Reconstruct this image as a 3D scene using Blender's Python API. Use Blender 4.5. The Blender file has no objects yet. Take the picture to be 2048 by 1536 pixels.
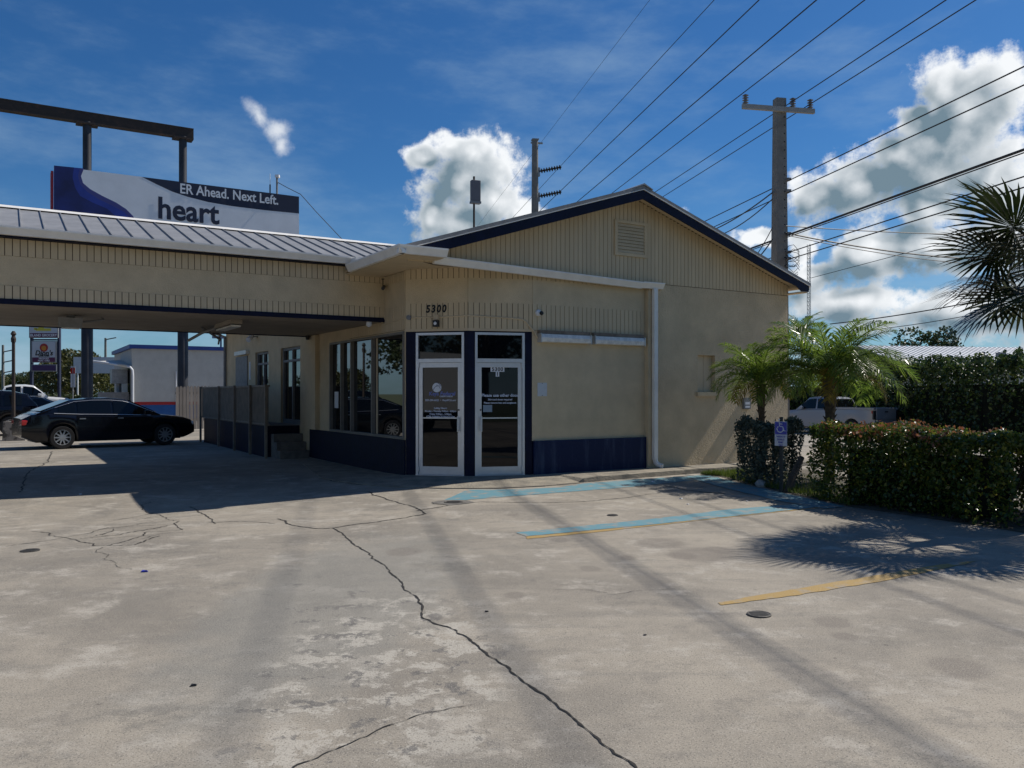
import bpy, bmesh, math, random
import numpy as np
from mathutils import Vector, Matrix
random.seed(7); rng = np.random.default_rng(11)
R = math.radians
sc = bpy.context.scene
COL = sc.collection

# ------------------------------------------------------------------ camera, sky, sun, exposure
F, YH, H, CX = 1650.0, 787.0, 1.58, 1024.0          # focal length and horizon in photo pixels, eye height in metres
cam = bpy.data.cameras.new('camera'); cam_o = bpy.data.objects.new('camera', cam); COL.objects.link(cam_o)
cam_o.location = (0, 0, H); cam_o.rotation_euler = (R(90), 0, 0)
cam.sensor_width = 36; cam.lens = 36 * F / 2048; cam.shift_y = (YH - 768) / 2048
cam.clip_start = .05; cam.clip_end = 4000
sc.camera = cam_o
sc.cycles.max_bounces = 6; sc.cycles.diffuse_bounces = 3; sc.cycles.glossy_bounces = 3; sc.cycles.transmission_bounces = 3
sc.render.resolution_x, sc.render.resolution_y = 1024, 768
vs = sc.view_settings
vs.view_transform = 'Standard'; vs.look = 'None'; vs.gamma = 1; vs.exposure = 0.45; vs.use_curve_mapping = False

TH = math.atan((3730 - CX) / F)                       # street-front direction of the building
U = Vector((math.sin(TH), math.cos(TH), 0)); V = Vector((-U.y, U.x, 0))
SUN_AZ_OFF, SUN_EL = 2.6, 48.0                        # sun stands nearly in line with the front wall
sd = U * math.cos(R(SUN_AZ_OFF)) - V * math.sin(R(SUN_AZ_OFF))
SUN_AZ = math.atan2(sd.x, sd.y)
S = Vector((sd.x * math.cos(R(SUN_EL)), sd.y * math.cos(R(SUN_EL)), math.sin(R(SUN_EL))))
sl = bpy.data.lights.new('sun', 'SUN'); sl.energy = 3.7; sl.angle = R(.53); sl.color = (1, .94, .85)
so = bpy.data.objects.new('sun', sl); COL.objects.link(so)
so.rotation_euler = S.to_track_quat('Z', 'Y').to_euler(); so.location = (20, 10, 30)

world = bpy.data.worlds.new('World'); sc.world = world; world.use_nodes = True
def build_world():
    nt = world.node_tree; N = nt.nodes; L = nt.links; N.clear()
    def AE(x, y):
        a = math.atan((x - CX) / F); return a, math.atan((YH - y) / F * math.cos(a))
    # cloud banks as directions: (photo x, y, radius x, radius y)
    el = [(1965,170,62,50),(1900,165,55,42),(1935,260,95,85),(1985,330,50,70),(1830,235,45,28),(1870,330,100,70),(1800,315,62,40),(1850,270,60,50),(1940,215,90,70),
          (1730,375,95,55),(1650,400,75,45),(1870,400,80,36),(1600,500,40,45),(1760,520,90,50),(1870,500,110,60),(1990,470,80,45),(1700,610,120,40),(1640,560,70,36),
          (1960,620,150,45),(1510,480,45,18),(1350,408,26,10),
          (905,288,42,34),(950,320,66,56),(862,308,42,26),(1000,345,52,46),(910,370,72,60),(985,410,66,50),(930,450,110,55),(1045,440,42,45),(870,430,50,40),
          (520,224,22,18),(548,250,28,26),(562,282,18,20),(2150,560,160,150),(2300,400,180,160),(-420,280,150,90),(-500,420,220,130)]
    g = bpy.data.node_groups.new('cloud_density', 'ShaderNodeTree')
    g.interface.new_socket('P', in_out='INPUT', socket_type='NodeSocketVector')
    g.interface.new_socket('D', in_out='OUTPUT', socket_type='NodeSocketFloat'); g.interface.new_socket('S', in_out='OUTPUT', socket_type='NodeSocketFloat')
    gi = g.nodes.new('NodeGroupInput'); go = g.nodes.new('NodeGroupOutput')
    def noise(t, vec, scale, detail, rough=.55):
        n = t.nodes.new('ShaderNodeTexNoise'); n.inputs['Scale'].default_value = scale; n.inputs['Detail'].default_value = detail
        n.inputs['Roughness'].default_value = rough; t.links.new(vec, n.inputs['Vector']); return n
    w = noise(g, gi.outputs[0], 9, 3)
    vm = g.nodes.new('ShaderNodeVectorMath'); vm.operation = 'SUBTRACT'; g.links.new(w.outputs['Color'], vm.inputs[0]); vm.inputs[1].default_value = (.5, .5, .5)
    va = g.nodes.new('ShaderNodeVectorMath'); va.operation = 'MULTIPLY_ADD'; g.links.new(vm.outputs[0], va.inputs[0]); va.inputs[1].default_value = (.055, .055, 0)
    g.links.new(gi.outputs[0], va.inputs[2])
    prev = None
    for x, y, rx, ry in el:
        a, e = AE(x, y); sx, sy = F / rx, F / ry
        m = g.nodes.new('ShaderNodeVectorMath'); m.operation = 'MULTIPLY_ADD'; g.links.new(va.outputs[0], m.inputs[0])
        m.inputs[1].default_value = (sx, sy, 0); m.inputs[2].default_value = (-a * sx, -e * sy, 0)
        ln = g.nodes.new('ShaderNodeVectorMath'); ln.operation = 'LENGTH'; g.links.new(m.outputs[0], ln.inputs[0])
        if prev is None: prev = ln.outputs['Value']
        else:
            mn = g.nodes.new('ShaderNodeMath'); mn.operation = 'SMOOTH_MIN'; mn.inputs[2].default_value = .35
            g.links.new(prev, mn.inputs[0]); g.links.new(ln.outputs['Value'], mn.inputs[1]); prev = mn.outputs[0]
    f0 = noise(g, gi.outputs[0], 21, 2, .5)
    f1 = noise(g, gi.outputs[0], 52, 6, .66)
    def M(t, op, a, b, c=None, clamp=False):
        n = t.nodes.new('ShaderNodeMath'); n.operation = op; n.use_clamp = clamp
        for i, s in enumerate((a, b, c)):
            if s is None: continue
            if isinstance(s, (int, float)): n.inputs[i].default_value = s
            else: t.links.new(s, n.inputs[i])
        return n.outputs[0]
    inv = M(g, 'SUBTRACT', 1.0, prev)
    dn = M(g, 'MULTIPLY_ADD', M(g, 'SUBTRACT', f0.outputs['Fac'], .5), 1.5, M(g, 'MULTIPLY_ADD', M(g, 'SUBTRACT', f1.outputs['Fac'], .5), 1.5, M(g, 'ADD', inv, .22)))
    ds = M(g, 'MULTIPLY_ADD', M(g, 'SUBTRACT', f0.outputs['Fac'], .5), 1.7, M(g, 'MULTIPLY_ADD', M(g, 'SUBTRACT', f1.outputs['Fac'], .5), .45, inv))
    g.links.new(dn, go.inputs[0]); g.links.new(ds, go.inputs[1])
    tc = N.new('ShaderNodeTexCoord'); sx = N.new('ShaderNodeSeparateXYZ'); L.new(tc.outputs['Generated'], sx.inputs[0])
    az = M(nt, 'ARCTAN2', sx.outputs[0], sx.outputs[1]); ele = M(nt, 'ARCSINE', sx.outputs[2], None)
    cb = N.new('ShaderNodeCombineXYZ'); L.new(az, cb.inputs[0]); L.new(ele, cb.inputs[1])
    d1 = N.new('ShaderNodeGroup'); d1.node_tree = g; L.new(cb.outputs[0], d1.inputs[0])
    sh = N.new('ShaderNodeVectorMath'); sh.operation = 'ADD'; L.new(cb.outputs[0], sh.inputs[0]); sh.inputs[1].default_value = (.024, .020, 0)
    d2 = N.new('ShaderNodeGroup'); d2.node_tree = g; L.new(sh.outputs[0], d2.inputs[0])
    def sstep(x, a, b):
        n = N.new('ShaderNodeMapRange'); n.interpolation_type = 'SMOOTHSTEP'; L.new(x, n.inputs[0])
        n.inputs[1].default_value = a; n.inputs[2].default_value = b; return n.outputs[0]
    wl = N.new('ShaderNodeVectorMath'); wl.operation = 'DISTANCE'; L.new(cb.outputs[0], wl.inputs[0]); wl.inputs[1].default_value = (*AE(545, 255), 0)
    mk = sstep(wl.outputs['Value'], .05, .10); a1 = sstep(d1.outputs[0], .0, .60); a2 = M(nt, 'MULTIPLY', sstep(d1.outputs[0], .1, 1.5), .75)
    alpha = M(nt, 'ADD', M(nt, 'MULTIPLY', a1, mk), M(nt, 'MULTIPLY', a2, M(nt, 'SUBTRACT', 1.0, mk)))
    lit = M(nt, 'SUBTRACT', d1.outputs[1], d2.outputs[1])
    thick = sstep(d1.outputs[1], -.05, .62)
    br = M(nt, 'MULTIPLY_ADD', lit, .85, M(nt, 'MULTIPLY_ADD', thick, -.82, .95), clamp=True)
    cm = N.new('ShaderNodeMix'); cm.data_type = 'RGBA'; L.new(br, cm.inputs['Factor'])
    cm.inputs['A'].default_value = (.125, .185, .23, 1); cm.inputs['B'].default_value = (.68, .70, .72, 1)
    # thin high veil
    mp = N.new('ShaderNodeVectorMath'); mp.operation = 'MULTIPLY'; L.new(cb.outputs[0], mp.inputs[0]); mp.inputs[1].default_value = (2.2, 6.5, 1)
    rot = N.new('ShaderNodeVectorRotate'); rot.inputs['Angle'].default_value = .5; rot.rotation_type = 'Z_AXIS'; L.new(mp.outputs[0], rot.inputs['Vector'])
    vn = noise(nt, rot.outputs[0], 1.6, 7, .6)
    veil = M(nt, 'MULTIPLY', sstep(vn.outputs['Fac'], .44, .76), .34)
    low = M(nt, 'MULTIPLY', sstep(ele, .26, .0), .70)
    veil = M(nt, 'ADD', veil, M(nt, 'MULTIPLY', low, sstep(vn.outputs['Fac'], .25, .6)), clamp=True)
    sky = N.new('ShaderNodeTexSky'); sky.sky_type = 'NISHITA'; sky.sun_disc = False
    sky.sun_elevation = R(SUN_EL); sky.sun_rotation = SUN_AZ; sky.altitude = 0; sky.air_density = 1.0; sky.dust_density = .35; sky.ozone_density = 3.0
    hs = N.new('ShaderNodeHueSaturation'); hs.inputs['Saturation'].default_value = 1.18; L.new(sky.outputs[0], hs.inputs['Color'])
    m0 = N.new('ShaderNodeVectorMath'); m0.operation = 'MULTIPLY'; m0.inputs[1].default_value = (.0245, .043, .058); L.new(hs.outputs[0], m0.inputs[0])
    m1 = N.new('ShaderNodeMix'); m1.data_type = 'RGBA'; L.new(veil, m1.inputs['Factor']); L.new(m0.outputs[0], m1.inputs['A']); m1.inputs['B'].default_value = (.27, .38, .48, 1)
    m2 = N.new('ShaderNodeMix'); m2.data_type = 'RGBA'; L.new(alpha, m2.inputs['Factor']); L.new(m1.outputs['Result'], m2.inputs['A']); L.new(cm.outputs['Result'], m2.inputs['B'])
    m3 = N.new('ShaderNodeVectorMath'); m3.operation = 'SCALE'; m3.inputs['Scale'].default_value = 1 / .1; L.new(m2.outputs['Result'], m3.inputs[0])
    bg = N.new('ShaderNodeBackground'); bg.inputs['Strength'].default_value = .1; L.new(m3.outputs[0], bg.inputs['Color'])
    out = N.new('ShaderNodeOutputWorld'); L.new(bg.outputs[0], out.inputs['Surface'])
    world.cycles.sampling_method = 'MANUAL'; world.cycles.sample_map_resolution = 512
build_world()

# ------------------------------------------------------------------ helpers
def sm(a, b, x):
    t = min(1, max(0, (x - a) / (b - a))); return t * t * (3 - 2 * t)
W0 = None
def uvof(x, y):
    d = Vector((x, y, 0)) - W0; return d.dot(U), d.dot(V)
def ground_z(x, y):
    if W0 is None: return 0
    u, v = uvof(x, y)
    return -.11 * math.exp(-((u + 6.8) / 3.3) ** 2 - ((v - .3) / 2.6) ** 2) - .5 * sm(9, 27, u)
def at(x, y, z=None):
    """photo pixel to the point of the ground (or of height z) seen there"""
    zz = 0 if z is None else z
    for _ in range(6 if z is None else 1):
        D = F * (H - zz) / (y - YH); p = Vector(((x - CX) / F * D, D, zz))
        if z is None: zz = ground_z(p.x, p.y)
    p.z = zz; return p
def ray(x, D, y=None):
    return Vector(((x - CX) / F * D, D, 0 if y is None else H + (YH - y) / F * D))
W0 = at(1064, 949, .077); W0.z = 0

MATS = {}
def mat(name, col, rough=.7, var=.12, scale=6.0, bump=0.0, bscale=40.0, metal=0.0, spec=.5, col2=None, thr=None, detail=6, rnd=0.0, coat=0, ior=None, stretch=None):
    """principled material; base colour wanders between col and col2 (noise on object coordinates)"""
    if name in MATS: return MATS[name]
    m = bpy.data.materials.new(name); m.use_nodes = True; nt = m.node_tree; N = nt.nodes; L = nt.links
    b = N['Principled BSDF']; b.inputs['Roughness'].default_value = rough; b.inputs['Metallic'].default_value = metal
    b.inputs['Specular IOR Level'].default_value = spec; b.inputs['Coat Weight'].default_value = coat
    if ior: b.inputs['IOR'].default_value = ior
    tc = N.new('ShaderNodeTexCoord'); src = tc.outputs['Object']
    if stretch:
        mp = N.new('ShaderNodeMapping'); mp.inputs['Scale'].default_value = stretch; L.new(src, mp.inputs['Vector']); src = mp.outputs[0]
    if var or col2:
        n = N.new('ShaderNodeTexNoise'); n.inputs['Scale'].default_value = scale; n.inputs['Detail'].default_value = detail; n.inputs['Roughness'].default_value = .6
        L.new(src, n.inputs['Vector'])
        r = N.new('ShaderNodeMapRange'); L.new(n.outputs['Fac'], r.inputs[0])
        lo, hi = thr or (.3, .7); r.inputs[1].default_value = lo; r.inputs[2].default_value = hi
        c2 = col2 or tuple(c * (1 - var * 1.6) for c in col); c1 = col if col2 else tuple(min(1, c * (1 + var)) for c in col)
        mx = N.new('ShaderNodeMix'); mx.data_type = 'RGBA'; L.new(r.outputs[0], mx.inputs['Factor'])
        mx.inputs['A'].default_value = (*c1, 1); mx.inputs['B'].default_value = (*c2, 1); o = mx.outputs['Result']
        if rnd:
            oi = N.new('ShaderNodeObjectInfo'); h2 = N.new('ShaderNodeHueSaturation'); L.new(o, h2.inputs['Color'])
            r2 = N.new('ShaderNodeMapRange'); L.new(oi.outputs['Random'], r2.inputs[0]); r2.inputs[3].default_value = 1 - rnd; r2.inputs[4].default_value = 1 + rnd
            L.new(r2.outputs[0], h2.inputs['Value']); o = h2.outputs[0]
        L.new(o, b.inputs['Base Color'])
    else: b.inputs['Base Color'].default_value = (*col, 1)
    if bump:
        n2 = N.new('ShaderNodeTexNoise'); n2.inputs['Scale'].default_value = bscale; n2.inputs['Detail'].default_value = 4; L.new(tc.outputs['Object'], n2.inputs['Vector'])
        bp = N.new('ShaderNodeBump'); bp.inputs['Strength'].default_value = bump; bp.inputs['Distance'].default_value = .02
        L.new(n2.outputs['Fac'], bp.inputs['Height']); L.new(bp.outputs[0], b.inputs['Normal'])
    MATS[name] = m; return m
def leafmat(name, c1, c2, trans=.35, rough=.45, c3=None):
    m = bpy.data.materials.new(name); m.use_nodes = True; nt = m.node_tree; N = nt.nodes; L = nt.links
    b = N['Principled BSDF']; b.inputs['Roughness'].default_value = rough
    ge = N.new('ShaderNodeNewGeometry'); cr = N.new('ShaderNodeValToRGB'); L.new(ge.outputs['Random Per Island'], cr.inputs[0])
    e = cr.color_ramp.elements; e[0].color = (*c1, 1); e[1].color = (*c2, 1)
    if c3: e[1].position = .8; x = e.new(.93); x.color = (*c3, 1)
    L.new(cr.outputs[0], b.inputs['Base Color'])
    t = N.new('ShaderNodeBsdfTranslucent'); L.new(cr.outputs[0], t.inputs['Color'])
    mx = N.new('ShaderNodeMixShader'); mx.inputs[0].default_value = trans; L.new(b.outputs[0], mx.inputs[1]); L.new(t.outputs[0], mx.inputs[2])
    L.new(mx.outputs[0], N['Material Output'].inputs['Surface']); return m

class MB:
    def __init__(s): s.v = []; s.f = []
    def add(s, vs, fs):
        o = len(s.v); s.v += [tuple(p) for p in vs]; s.f += [tuple(i + o for i in q) for q in fs]; return s
    def hexa(s, b, t):      # bottom loop, top loop (counter-clockwise from above)
        n = len(b)
        return s.add(list(b) + list(t), [tuple(range(n))[::-1], tuple(range(n, 2 * n))] + [(i, (i + 1) % n, n + (i + 1) % n, n + i) for i in range(n)])
    def box(s, x0, x1, y0, y1, z0, z1):
        if x0 > x1: x0, x1 = x1, x0
        if y0 > y1: y0, y1 = y1, y0
        if z0 > z1: z0, z1 = z1, z0
        return s.hexa([(x0, y0, z0), (x1, y0, z0), (x1, y1, z0), (x0, y1, z0)], [(x0, y0, z1), (x1, y0, z1), (x1, y1, z1), (x0, y1, z1)])
    def prism(s, poly, z0, z1): return s.hexa([(x, y, z0) for x, y in poly], [(x, y, z1) for x, y in poly])
    def extr(s, loop, d):   # planar 3D loop extruded by vector d
        a = [Vector(p) for p in loop]; d = Vector(d); return s.hexa(a, [p + d for p in a])
    def tube(s, pts, r, n=8, cap=True):
        pts = [Vector(p) for p in pts]; k = len(pts); rr = r if isinstance(r, (list, tuple)) else [r] * k
        o = len(s.v); up = None
        for i, p in enumerate(pts):
            d = (pts[min(i + 1, k - 1)] - pts[max(i - 1, 0)]).normalized()
            if up is None:
                up = Vector((0, 0, 1)) if abs(d.z) < .9 else Vector((1, 0, 0))
            a = d.cross(up).normalized(); b = a.cross(d).normalized(); up = b
            for j in range(n):
                w = 2 * math.pi * j / n; s.v.append(tuple(p + a * math.cos(w) * rr[i] + b * math.sin(w) * rr[i]))
        for i in range(k - 1):
            for j in range(n):
                a = o + i * n + j; b = o + i * n + (j + 1) % n; s.f.append((a, b, b + n, a + n))
        if cap: s.f.append(tuple(o + j for j in range(n))[::-1]); s.f.append(tuple(o + (k - 1) * n + j for j in range(n)))
        return s
    def lathe(s, prof, n=16, c=(0, 0, 0), axis='z', cap=True):
        o = len(s.v)
        for r, z in prof:
            for j in range(n):
                w = 2 * math.pi * j / n; a, b = r * math.cos(w), r * math.sin(w)
                p = (a, b, z) if axis == 'z' else ((a, z, b) if axis == 'y' else (z, a, b))
                s.v.append((p[0] + c[0], p[1] + c[1], p[2] + c[2]))
        for i in range(len(prof) - 1):
            for j in range(n):
                a = o + i * n + j; b = o + i * n + (j + 1) % n; s.f.append((a, b, b + n, a + n))
        if cap: s.f.append(tuple(o + j for j in range(n))[::-1]); s.f.append(tuple(o + (len(prof) - 1) * n + j for j in range(n)))
        return s
    def mesh(s, name, m=None, smooth=False):
        me = bpy.data.meshes.new(name); me.from_pydata(s.v, [], s.f); me.update()
        bm = bmesh.new(); bm.from_mesh(me); bmesh.ops.recalc_face_normals(bm, faces=bm.faces); bm.to_mesh(me); bm.free()
        if m: me.materials.append(m)
        if smooth:
            me.shade_smooth()
            try: me.set_sharp_from_angle(angle=R(35))
            except Exception: pass
        return me
    def build(s, name, m, parent=None, smooth=False, loc=None, rz=0, kind=None, label=None, bevel=0):
        o = bpy.data.objects.new(name, s.mesh(name, m, smooth)); COL.objects.link(o)
        if parent: o.parent = parent
        if loc is not None: o.location = loc
        o.rotation_euler.z = rz
        if kind: o['kind'] = kind
        if label: o['label'] = label
        if bevel:
            b = o.modifiers.new('bevel', 'BEVEL'); b.width = bevel; b.segments = 2; b.limit_method = 'ANGLE'
        return o
def tag(o, label, cat, group=None):
    o['label'] = label; o['category'] = cat
    if group: o['group'] = group
    return o
def empty(name, loc, rz=0, label=None, cat=None, group=None):
    o = bpy.data.objects.new(name, None); COL.objects.link(o); o.location = loc; o.rotation_euler.z = rz; o.empty_display_size = .2
    if label: tag(o, label, cat, group)
    return o
def link(name, me, parent, loc=(0, 0, 0), rot=(0, 0, 0), scale=(1, 1, 1)):
    o = bpy.data.objects.new(name, me); COL.objects.link(o); o.parent = parent; o.location = loc; o.rotation_euler = rot; o.scale = scale; return o
def arr_mesh(name, v, f, m, parent=None, kind=None, loc=None):
    me = bpy.data.meshes.new(name); me.from_pydata(v.tolist() if hasattr(v, 'tolist') else v, [], f.tolist() if hasattr(f, 'tolist') else f); me.update()
    if m: me.materials.append(m)
    o = bpy.data.objects.new(name, me); COL.objects.link(o)
    if parent: o.parent = parent
    if loc is not None: o.location = loc
    if kind: o['kind'] = kind
    return o
def text(name, body, size, m, parent, M4, extrude=.002, bold=0, align='CENTER', sx=1.0, spacing=1.0, shear=0):
    c = bpy.data.curves.new(name, 'FONT'); c.body = body; c.size = size; c.extrude = extrude; c.offset = bold; c.align_x = align; c.align_y = 'CENTER'
    c.space_character = spacing; c.resolution_u = 3; c.shear = shear
    t = bpy.data.objects.new(name + '_tmp', c); COL.objects.link(t)
    bpy.context.view_layer.update()
    me = bpy.data.meshes.new_from_object(t.evaluated_get(bpy.context.evaluated_depsgraph_get()))
    bpy.data.objects.remove(t); me.name = name; me.materials.clear(); me.materials.append(m)
    me.transform(M4 @ Matrix.Diagonal((sx, 1, 1, 1)))
    o = bpy.data.objects.new(name, me); COL.objects.link(o); o.parent = parent; return o
def facing(origin, xdir, normal):
    """matrix whose x runs along xdir, y is up (z), z along normal: for writing on upright faces"""
    x = Vector(xdir).normalized(); n = Vector(normal).normalized(); y = n.cross(x)
    m = Matrix((( x.x, y.x, n.x, origin[0]), (x.y, y.y, n.y, origin[1]), (x.z, y.z, n.z, origin[2]), (0, 0, 0, 1))); return m
def jag(pts, step, amp):
    out = []
    for a, b in zip(pts[:-1], pts[1:]):
        a = Vector(a); b = Vector(b); n = max(1, int((b - a).length / step)); d = (b - a).normalized(); s = Vector((-d.y, d.x, 0))
        for i in range(n): out.append(a + (b - a) * (i / n) + s * (random.gauss(0, amp) if i else 0))
    out.append(Vector(pts[-1])); return out

# palette
TAN = (.60, .475, .30)
m_tan = mat('tan_stucco', TAN, .85, .08, 2.5, .35, 55)
m_rough = mat('tan_rough_stucco', (.58, .455, .29), .9, .10, 2.0, .9, 28)
m_plank = mat('tan_painted_board', TAN, .75, .07, 5, .06, 60, rnd=.05, stretch=(1, 1, .15))
m_navy = mat('navy_paint', (.0025, .005, .024), .6, .25, 5, .3, 30, spec=.22)
m_navyworn = mat('navy_paint_weathered', (.006, .014, .055), .6, 0, 7, .5, 26, col2=(.05, .075, .13), thr=(.52, .80), stretch=(1, 1, .12), spec=.25)
m_white = mat('white_gutter_metal', (.80, .775, .72), .4, .06, 4)
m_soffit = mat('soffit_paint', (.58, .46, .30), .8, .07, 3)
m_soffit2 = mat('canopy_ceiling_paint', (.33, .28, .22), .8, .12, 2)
m_roof = mat('galvanised_roof_sheet', (.30, .30, .30), .5, .14, 3, metal=.3, rnd=.05)
m_alu = mat('aluminium_frame', (.62, .63, .64), .38, .05, 8, metal=.6)
m_glass = mat('dark_tinted_glass', (.003, .004, .006), .02, 0, ior=1.38)
m_wframe = mat('bronze_window_frame', (.20, .185, .16), .5, .1, 6)
m_groove = mat('grimy_groove', (.12, .085, .055), .9, .2, 6)
m_glassw = mat('reflective_window_glass', (.006, .008, .010), .015, 0, ior=2.2)
m_black = mat('black_plastic', (.012, .012, .013), .5, 0)
m_blackp = mat('black_lettering', (.01, .01, .01), .6, 0)
m_whitep = mat('white_print', (.72, .73, .75), .6, 0)
m_vinyl = mat('white_vinyl_lettering', (.62, .66, .78), .6, 0)
m_steel = mat('grey_galvanised_steel', (.33, .34, .35), .5, .15, 8, metal=.4)
m_grey = mat('grey_paint', (.22, .22, .22), .6, .15, 8)
m_concpole = mat('grey_cast_concrete', (.20, .19, .175), .9, .15, 3, .3, 40)
m_wire = mat('black_cable', (.02, .02, .022), .6, 0)
m_wood = mat('grey_weathered_wood', (.20, .18, .165), .9, .2, 6, .3, 40, rnd=.12, stretch=(1, 1, .2))
m_rust = mat('rusty_dark_steel', (.035, .026, .022), .8, 0, 3, .3, 20, col2=(.09, .05, .035), thr=(.5, .8))
m_rubber = mat('tyre_rubber', (.015, .015, .016), .85, 0)
m_rim = mat('alloy_rim', (.55, .56, .58), .3, 0, metal=.8)
m_red = mat('red_lamp_lens', (.45, .02, .02), .15, 0, coat=.5)
m_clear = mat('clear_lamp_lens', (.75, .77, .8), .12, 0, coat=.5)
m_bark = mat('palm_bark', (.10, .075, .055), .95, .3, 14, .9, 30)
m_bark2 = mat('tree_bark', (.12, .10, .08), .95, .2, 8, .6, 20)

# ------------------------------------------------------------------ ground
def concrete():
    m = bpy.data.materials.new('worn_concrete'); m.use_nodes = True; nt = m.node_tree; N = nt.nodes; L = nt.links; b = N['Principled BSDF']
    b.inputs['Roughness'].default_value = .88; b.inputs['Specular IOR Level'].default_value = .3
    tc = N.new('ShaderNodeTexCoord'); P = tc.outputs['Object']
    def noise(sc_, det, rough=.6, dist=0, vec=None):
        n = N.new('ShaderNodeTexNoise'); n.inputs['Scale'].default_value = sc_; n.inputs['Detail'].default_value = det; n.inputs['Roughness'].default_value = rough; n.inputs['Distortion'].default_value = dist
        L.new(vec or P, n.inputs['Vector']); return n.outputs['Fac']
    def rmp(x, a, c, lo=0, hi=1):
        n = N.new('ShaderNodeMapRange'); n.interpolation_type = 'SMOOTHSTEP'; L.new(x, n.inputs[0]); n.inputs[1].default_value = a; n.inputs[2].default_value = c; n.inputs[3].default_value = lo; n.inputs[4].default_value = hi; return n.outputs[0]
    def mul(a, c):
        n = N.new('ShaderNodeMath'); n.operation = 'MULTIPLY'; L.new(a, n.inputs[0])
        if isinstance(c, float): n.inputs[1].default_value = c
        else: L.new(c, n.inputs[1])
        return n.outputs[0]
    def mix(fac, a, col):
        n = N.new('ShaderNodeMix'); n.data_type = 'RGBA'; L.new(fac, n.inputs['Factor'])
        if isinstance(a, tuple): n.inputs['A'].default_value = (*a, 1)
        else: L.new(a, n.inputs['A'])
        n.inputs['B'].default_value = (*col, 1); return n.outputs['Result']
    def blob(x, y, rx, ry, ang=0):      # soft oval region of the slab (metres)
        mp = N.new('ShaderNodeMapping'); mp.vector_type = 'TEXTURE'; mp.inputs['Location'].default_value = (x, y, 0); mp.inputs['Rotation'].default_value = (0, 0, ang); mp.inputs['Scale'].default_value = (rx, ry, 1e6)
        L.new(P, mp.inputs['Vector']); ln = N.new('ShaderNodeVectorMath'); ln.operation = 'LENGTH'; L.new(mp.outputs[0], ln.inputs[0])
        n = N.new('ShaderNodeMath'); n.operation = 'ADD'; L.new(ln.outputs['Value'], n.inputs[0]); L.new(mul(noise(2.3, 5), .9), n.inputs[1])
        return rmp(n.outputs[0], 1.55, 1.05)
    c = mix(rmp(noise(.42, 7, .66, .3), .36, .66), (.33, .293, .238), (.195, .176, .148))
    sv_ = N.new('ShaderNodeMapping'); sv_.inputs['Rotation'].default_value = (0, 0, .25); sv_.inputs['Scale'].default_value = (.5, 2.6, 1); L.new(P, sv_.inputs['Vector'])
    c = mix(mul(rmp(noise(1.5, 8, .7, .2, sv_.outputs[0]), .50, .70), .7), c, (.20, .185, .16))
    c = mix(mul(rmp(noise(1.7, 9, .74), .50, .66), .75), c, (.42, .385, .33))
    c = mix(mul(rmp(noise(3.1, 9, .75), .53, .63), .5), c, (.19, .172, .148))
    c = mix(mul(rmp(noise(6.5, 8, .75), .52, .74), .6), c, (.16, .145, .125))
    a, bb = at(700, 1130), at(800, 1420)
    reg = blob(*(at(690, 1180).xy), 1.0, 3.0, -.02); c = mix(mul(reg, .6), c, (.205, .20, .18))
    reg2 = blob(*(at(770, 1330).xy), .8, 1.9, 0)
    c = mix(mul(mul(reg2, rmp(noise(3.6, 10, .75, .15), .50, .56)), .75), c, (.43, .40, .345))
    c = mix(mul(mul(reg2, rmp(noise(4.2, 10, .72, .1), .565, .60)), .8), c, (.11, .105, .10))
    reg4 = blob(*(at(650, 1200).xy), .8, 1.1, 0); c = mix(mul(mul(reg4, rmp(noise(3.7, 9, .68, .2), .57, .62)), .65), c, (.11, .105, .10))
    for x, y, r in ((1400, 1110, .35), (1320, 1086, .3), (1365, 1112, .16), (1440, 1100, .16), (810, 1103, .2), (1025, 1030, .12), (1915, 1335, .19), (1255, 1115, .1), (1030, 1190, .1), (1665, 1245, .14), (1690, 1272, .1), (1120, 1080, .12), (1180, 1137, .12)):
        p = at(x, y); c = mix(mul(blob(p.x, p.y, r, r * 1.2), .55), c, (.16, .14, .12))
    vr = N.new('ShaderNodeTexVoronoi'); vr.inputs['Scale'].default_value = 3.4; vr.inputs['Randomness'].default_value = 1; L.new(P, vr.inputs['Vector'])
    sep = N.new('ShaderNodeSeparateColor'); L.new(vr.outputs['Color'], sep.inputs[0])
    pock = N.new('ShaderNodeMath'); pock.operation = 'MULTIPLY_ADD'; L.new(noise(14, 4), pock.inputs[0]); pock.inputs[1].default_value = .16; L.new(vr.outputs['Distance'], pock.inputs[2])
    c = mix(mul(mul(rmp(pock.outputs[0], .155, .10), rmp(sep.outputs[0], .45, .6)), .75), c, (.09, .082, .072))
    c = mix(mul(mul(rmp(noise(.9, 9, .72, .1), .54, .62), rmp(noise(9, 8, .8), .42, .60)), .6), c, (.15, .14, .122))
    # speckle of exposed grit
    vo = N.new('ShaderNodeTexNoise'); vo.inputs['Scale'].default_value = 95; vo.inputs['Detail'].default_value = 3; L.new(P, vo.inputs['Vector'])
    c = mix(mul(rmp(vo.outputs['Fac'], .54, .68), .75), c, (.085, .078, .07))
    vo2 = N.new('ShaderNodeTexNoise'); vo2.inputs['Scale'].default_value = 140; vo2.inputs['Detail'].default_value = 2; L.new(P, vo2.inputs['Vector'])
    c = mix(mul(rmp(vo2.outputs['Fac'], .57, .70), .65), c, (.52, .48, .41))
    L.new(c, b.inputs['Base Color'])
    bp = N.new('ShaderNodeBump'); bp.inputs['Strength'].default_value = .5; bp.inputs['Distance'].default_value = .006; L.new(noise(60, 5, .7), bp.inputs['Height']); L.new(bp.outputs[0], b.inputs['Normal'])
    return m
m_conc = concrete()
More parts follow.
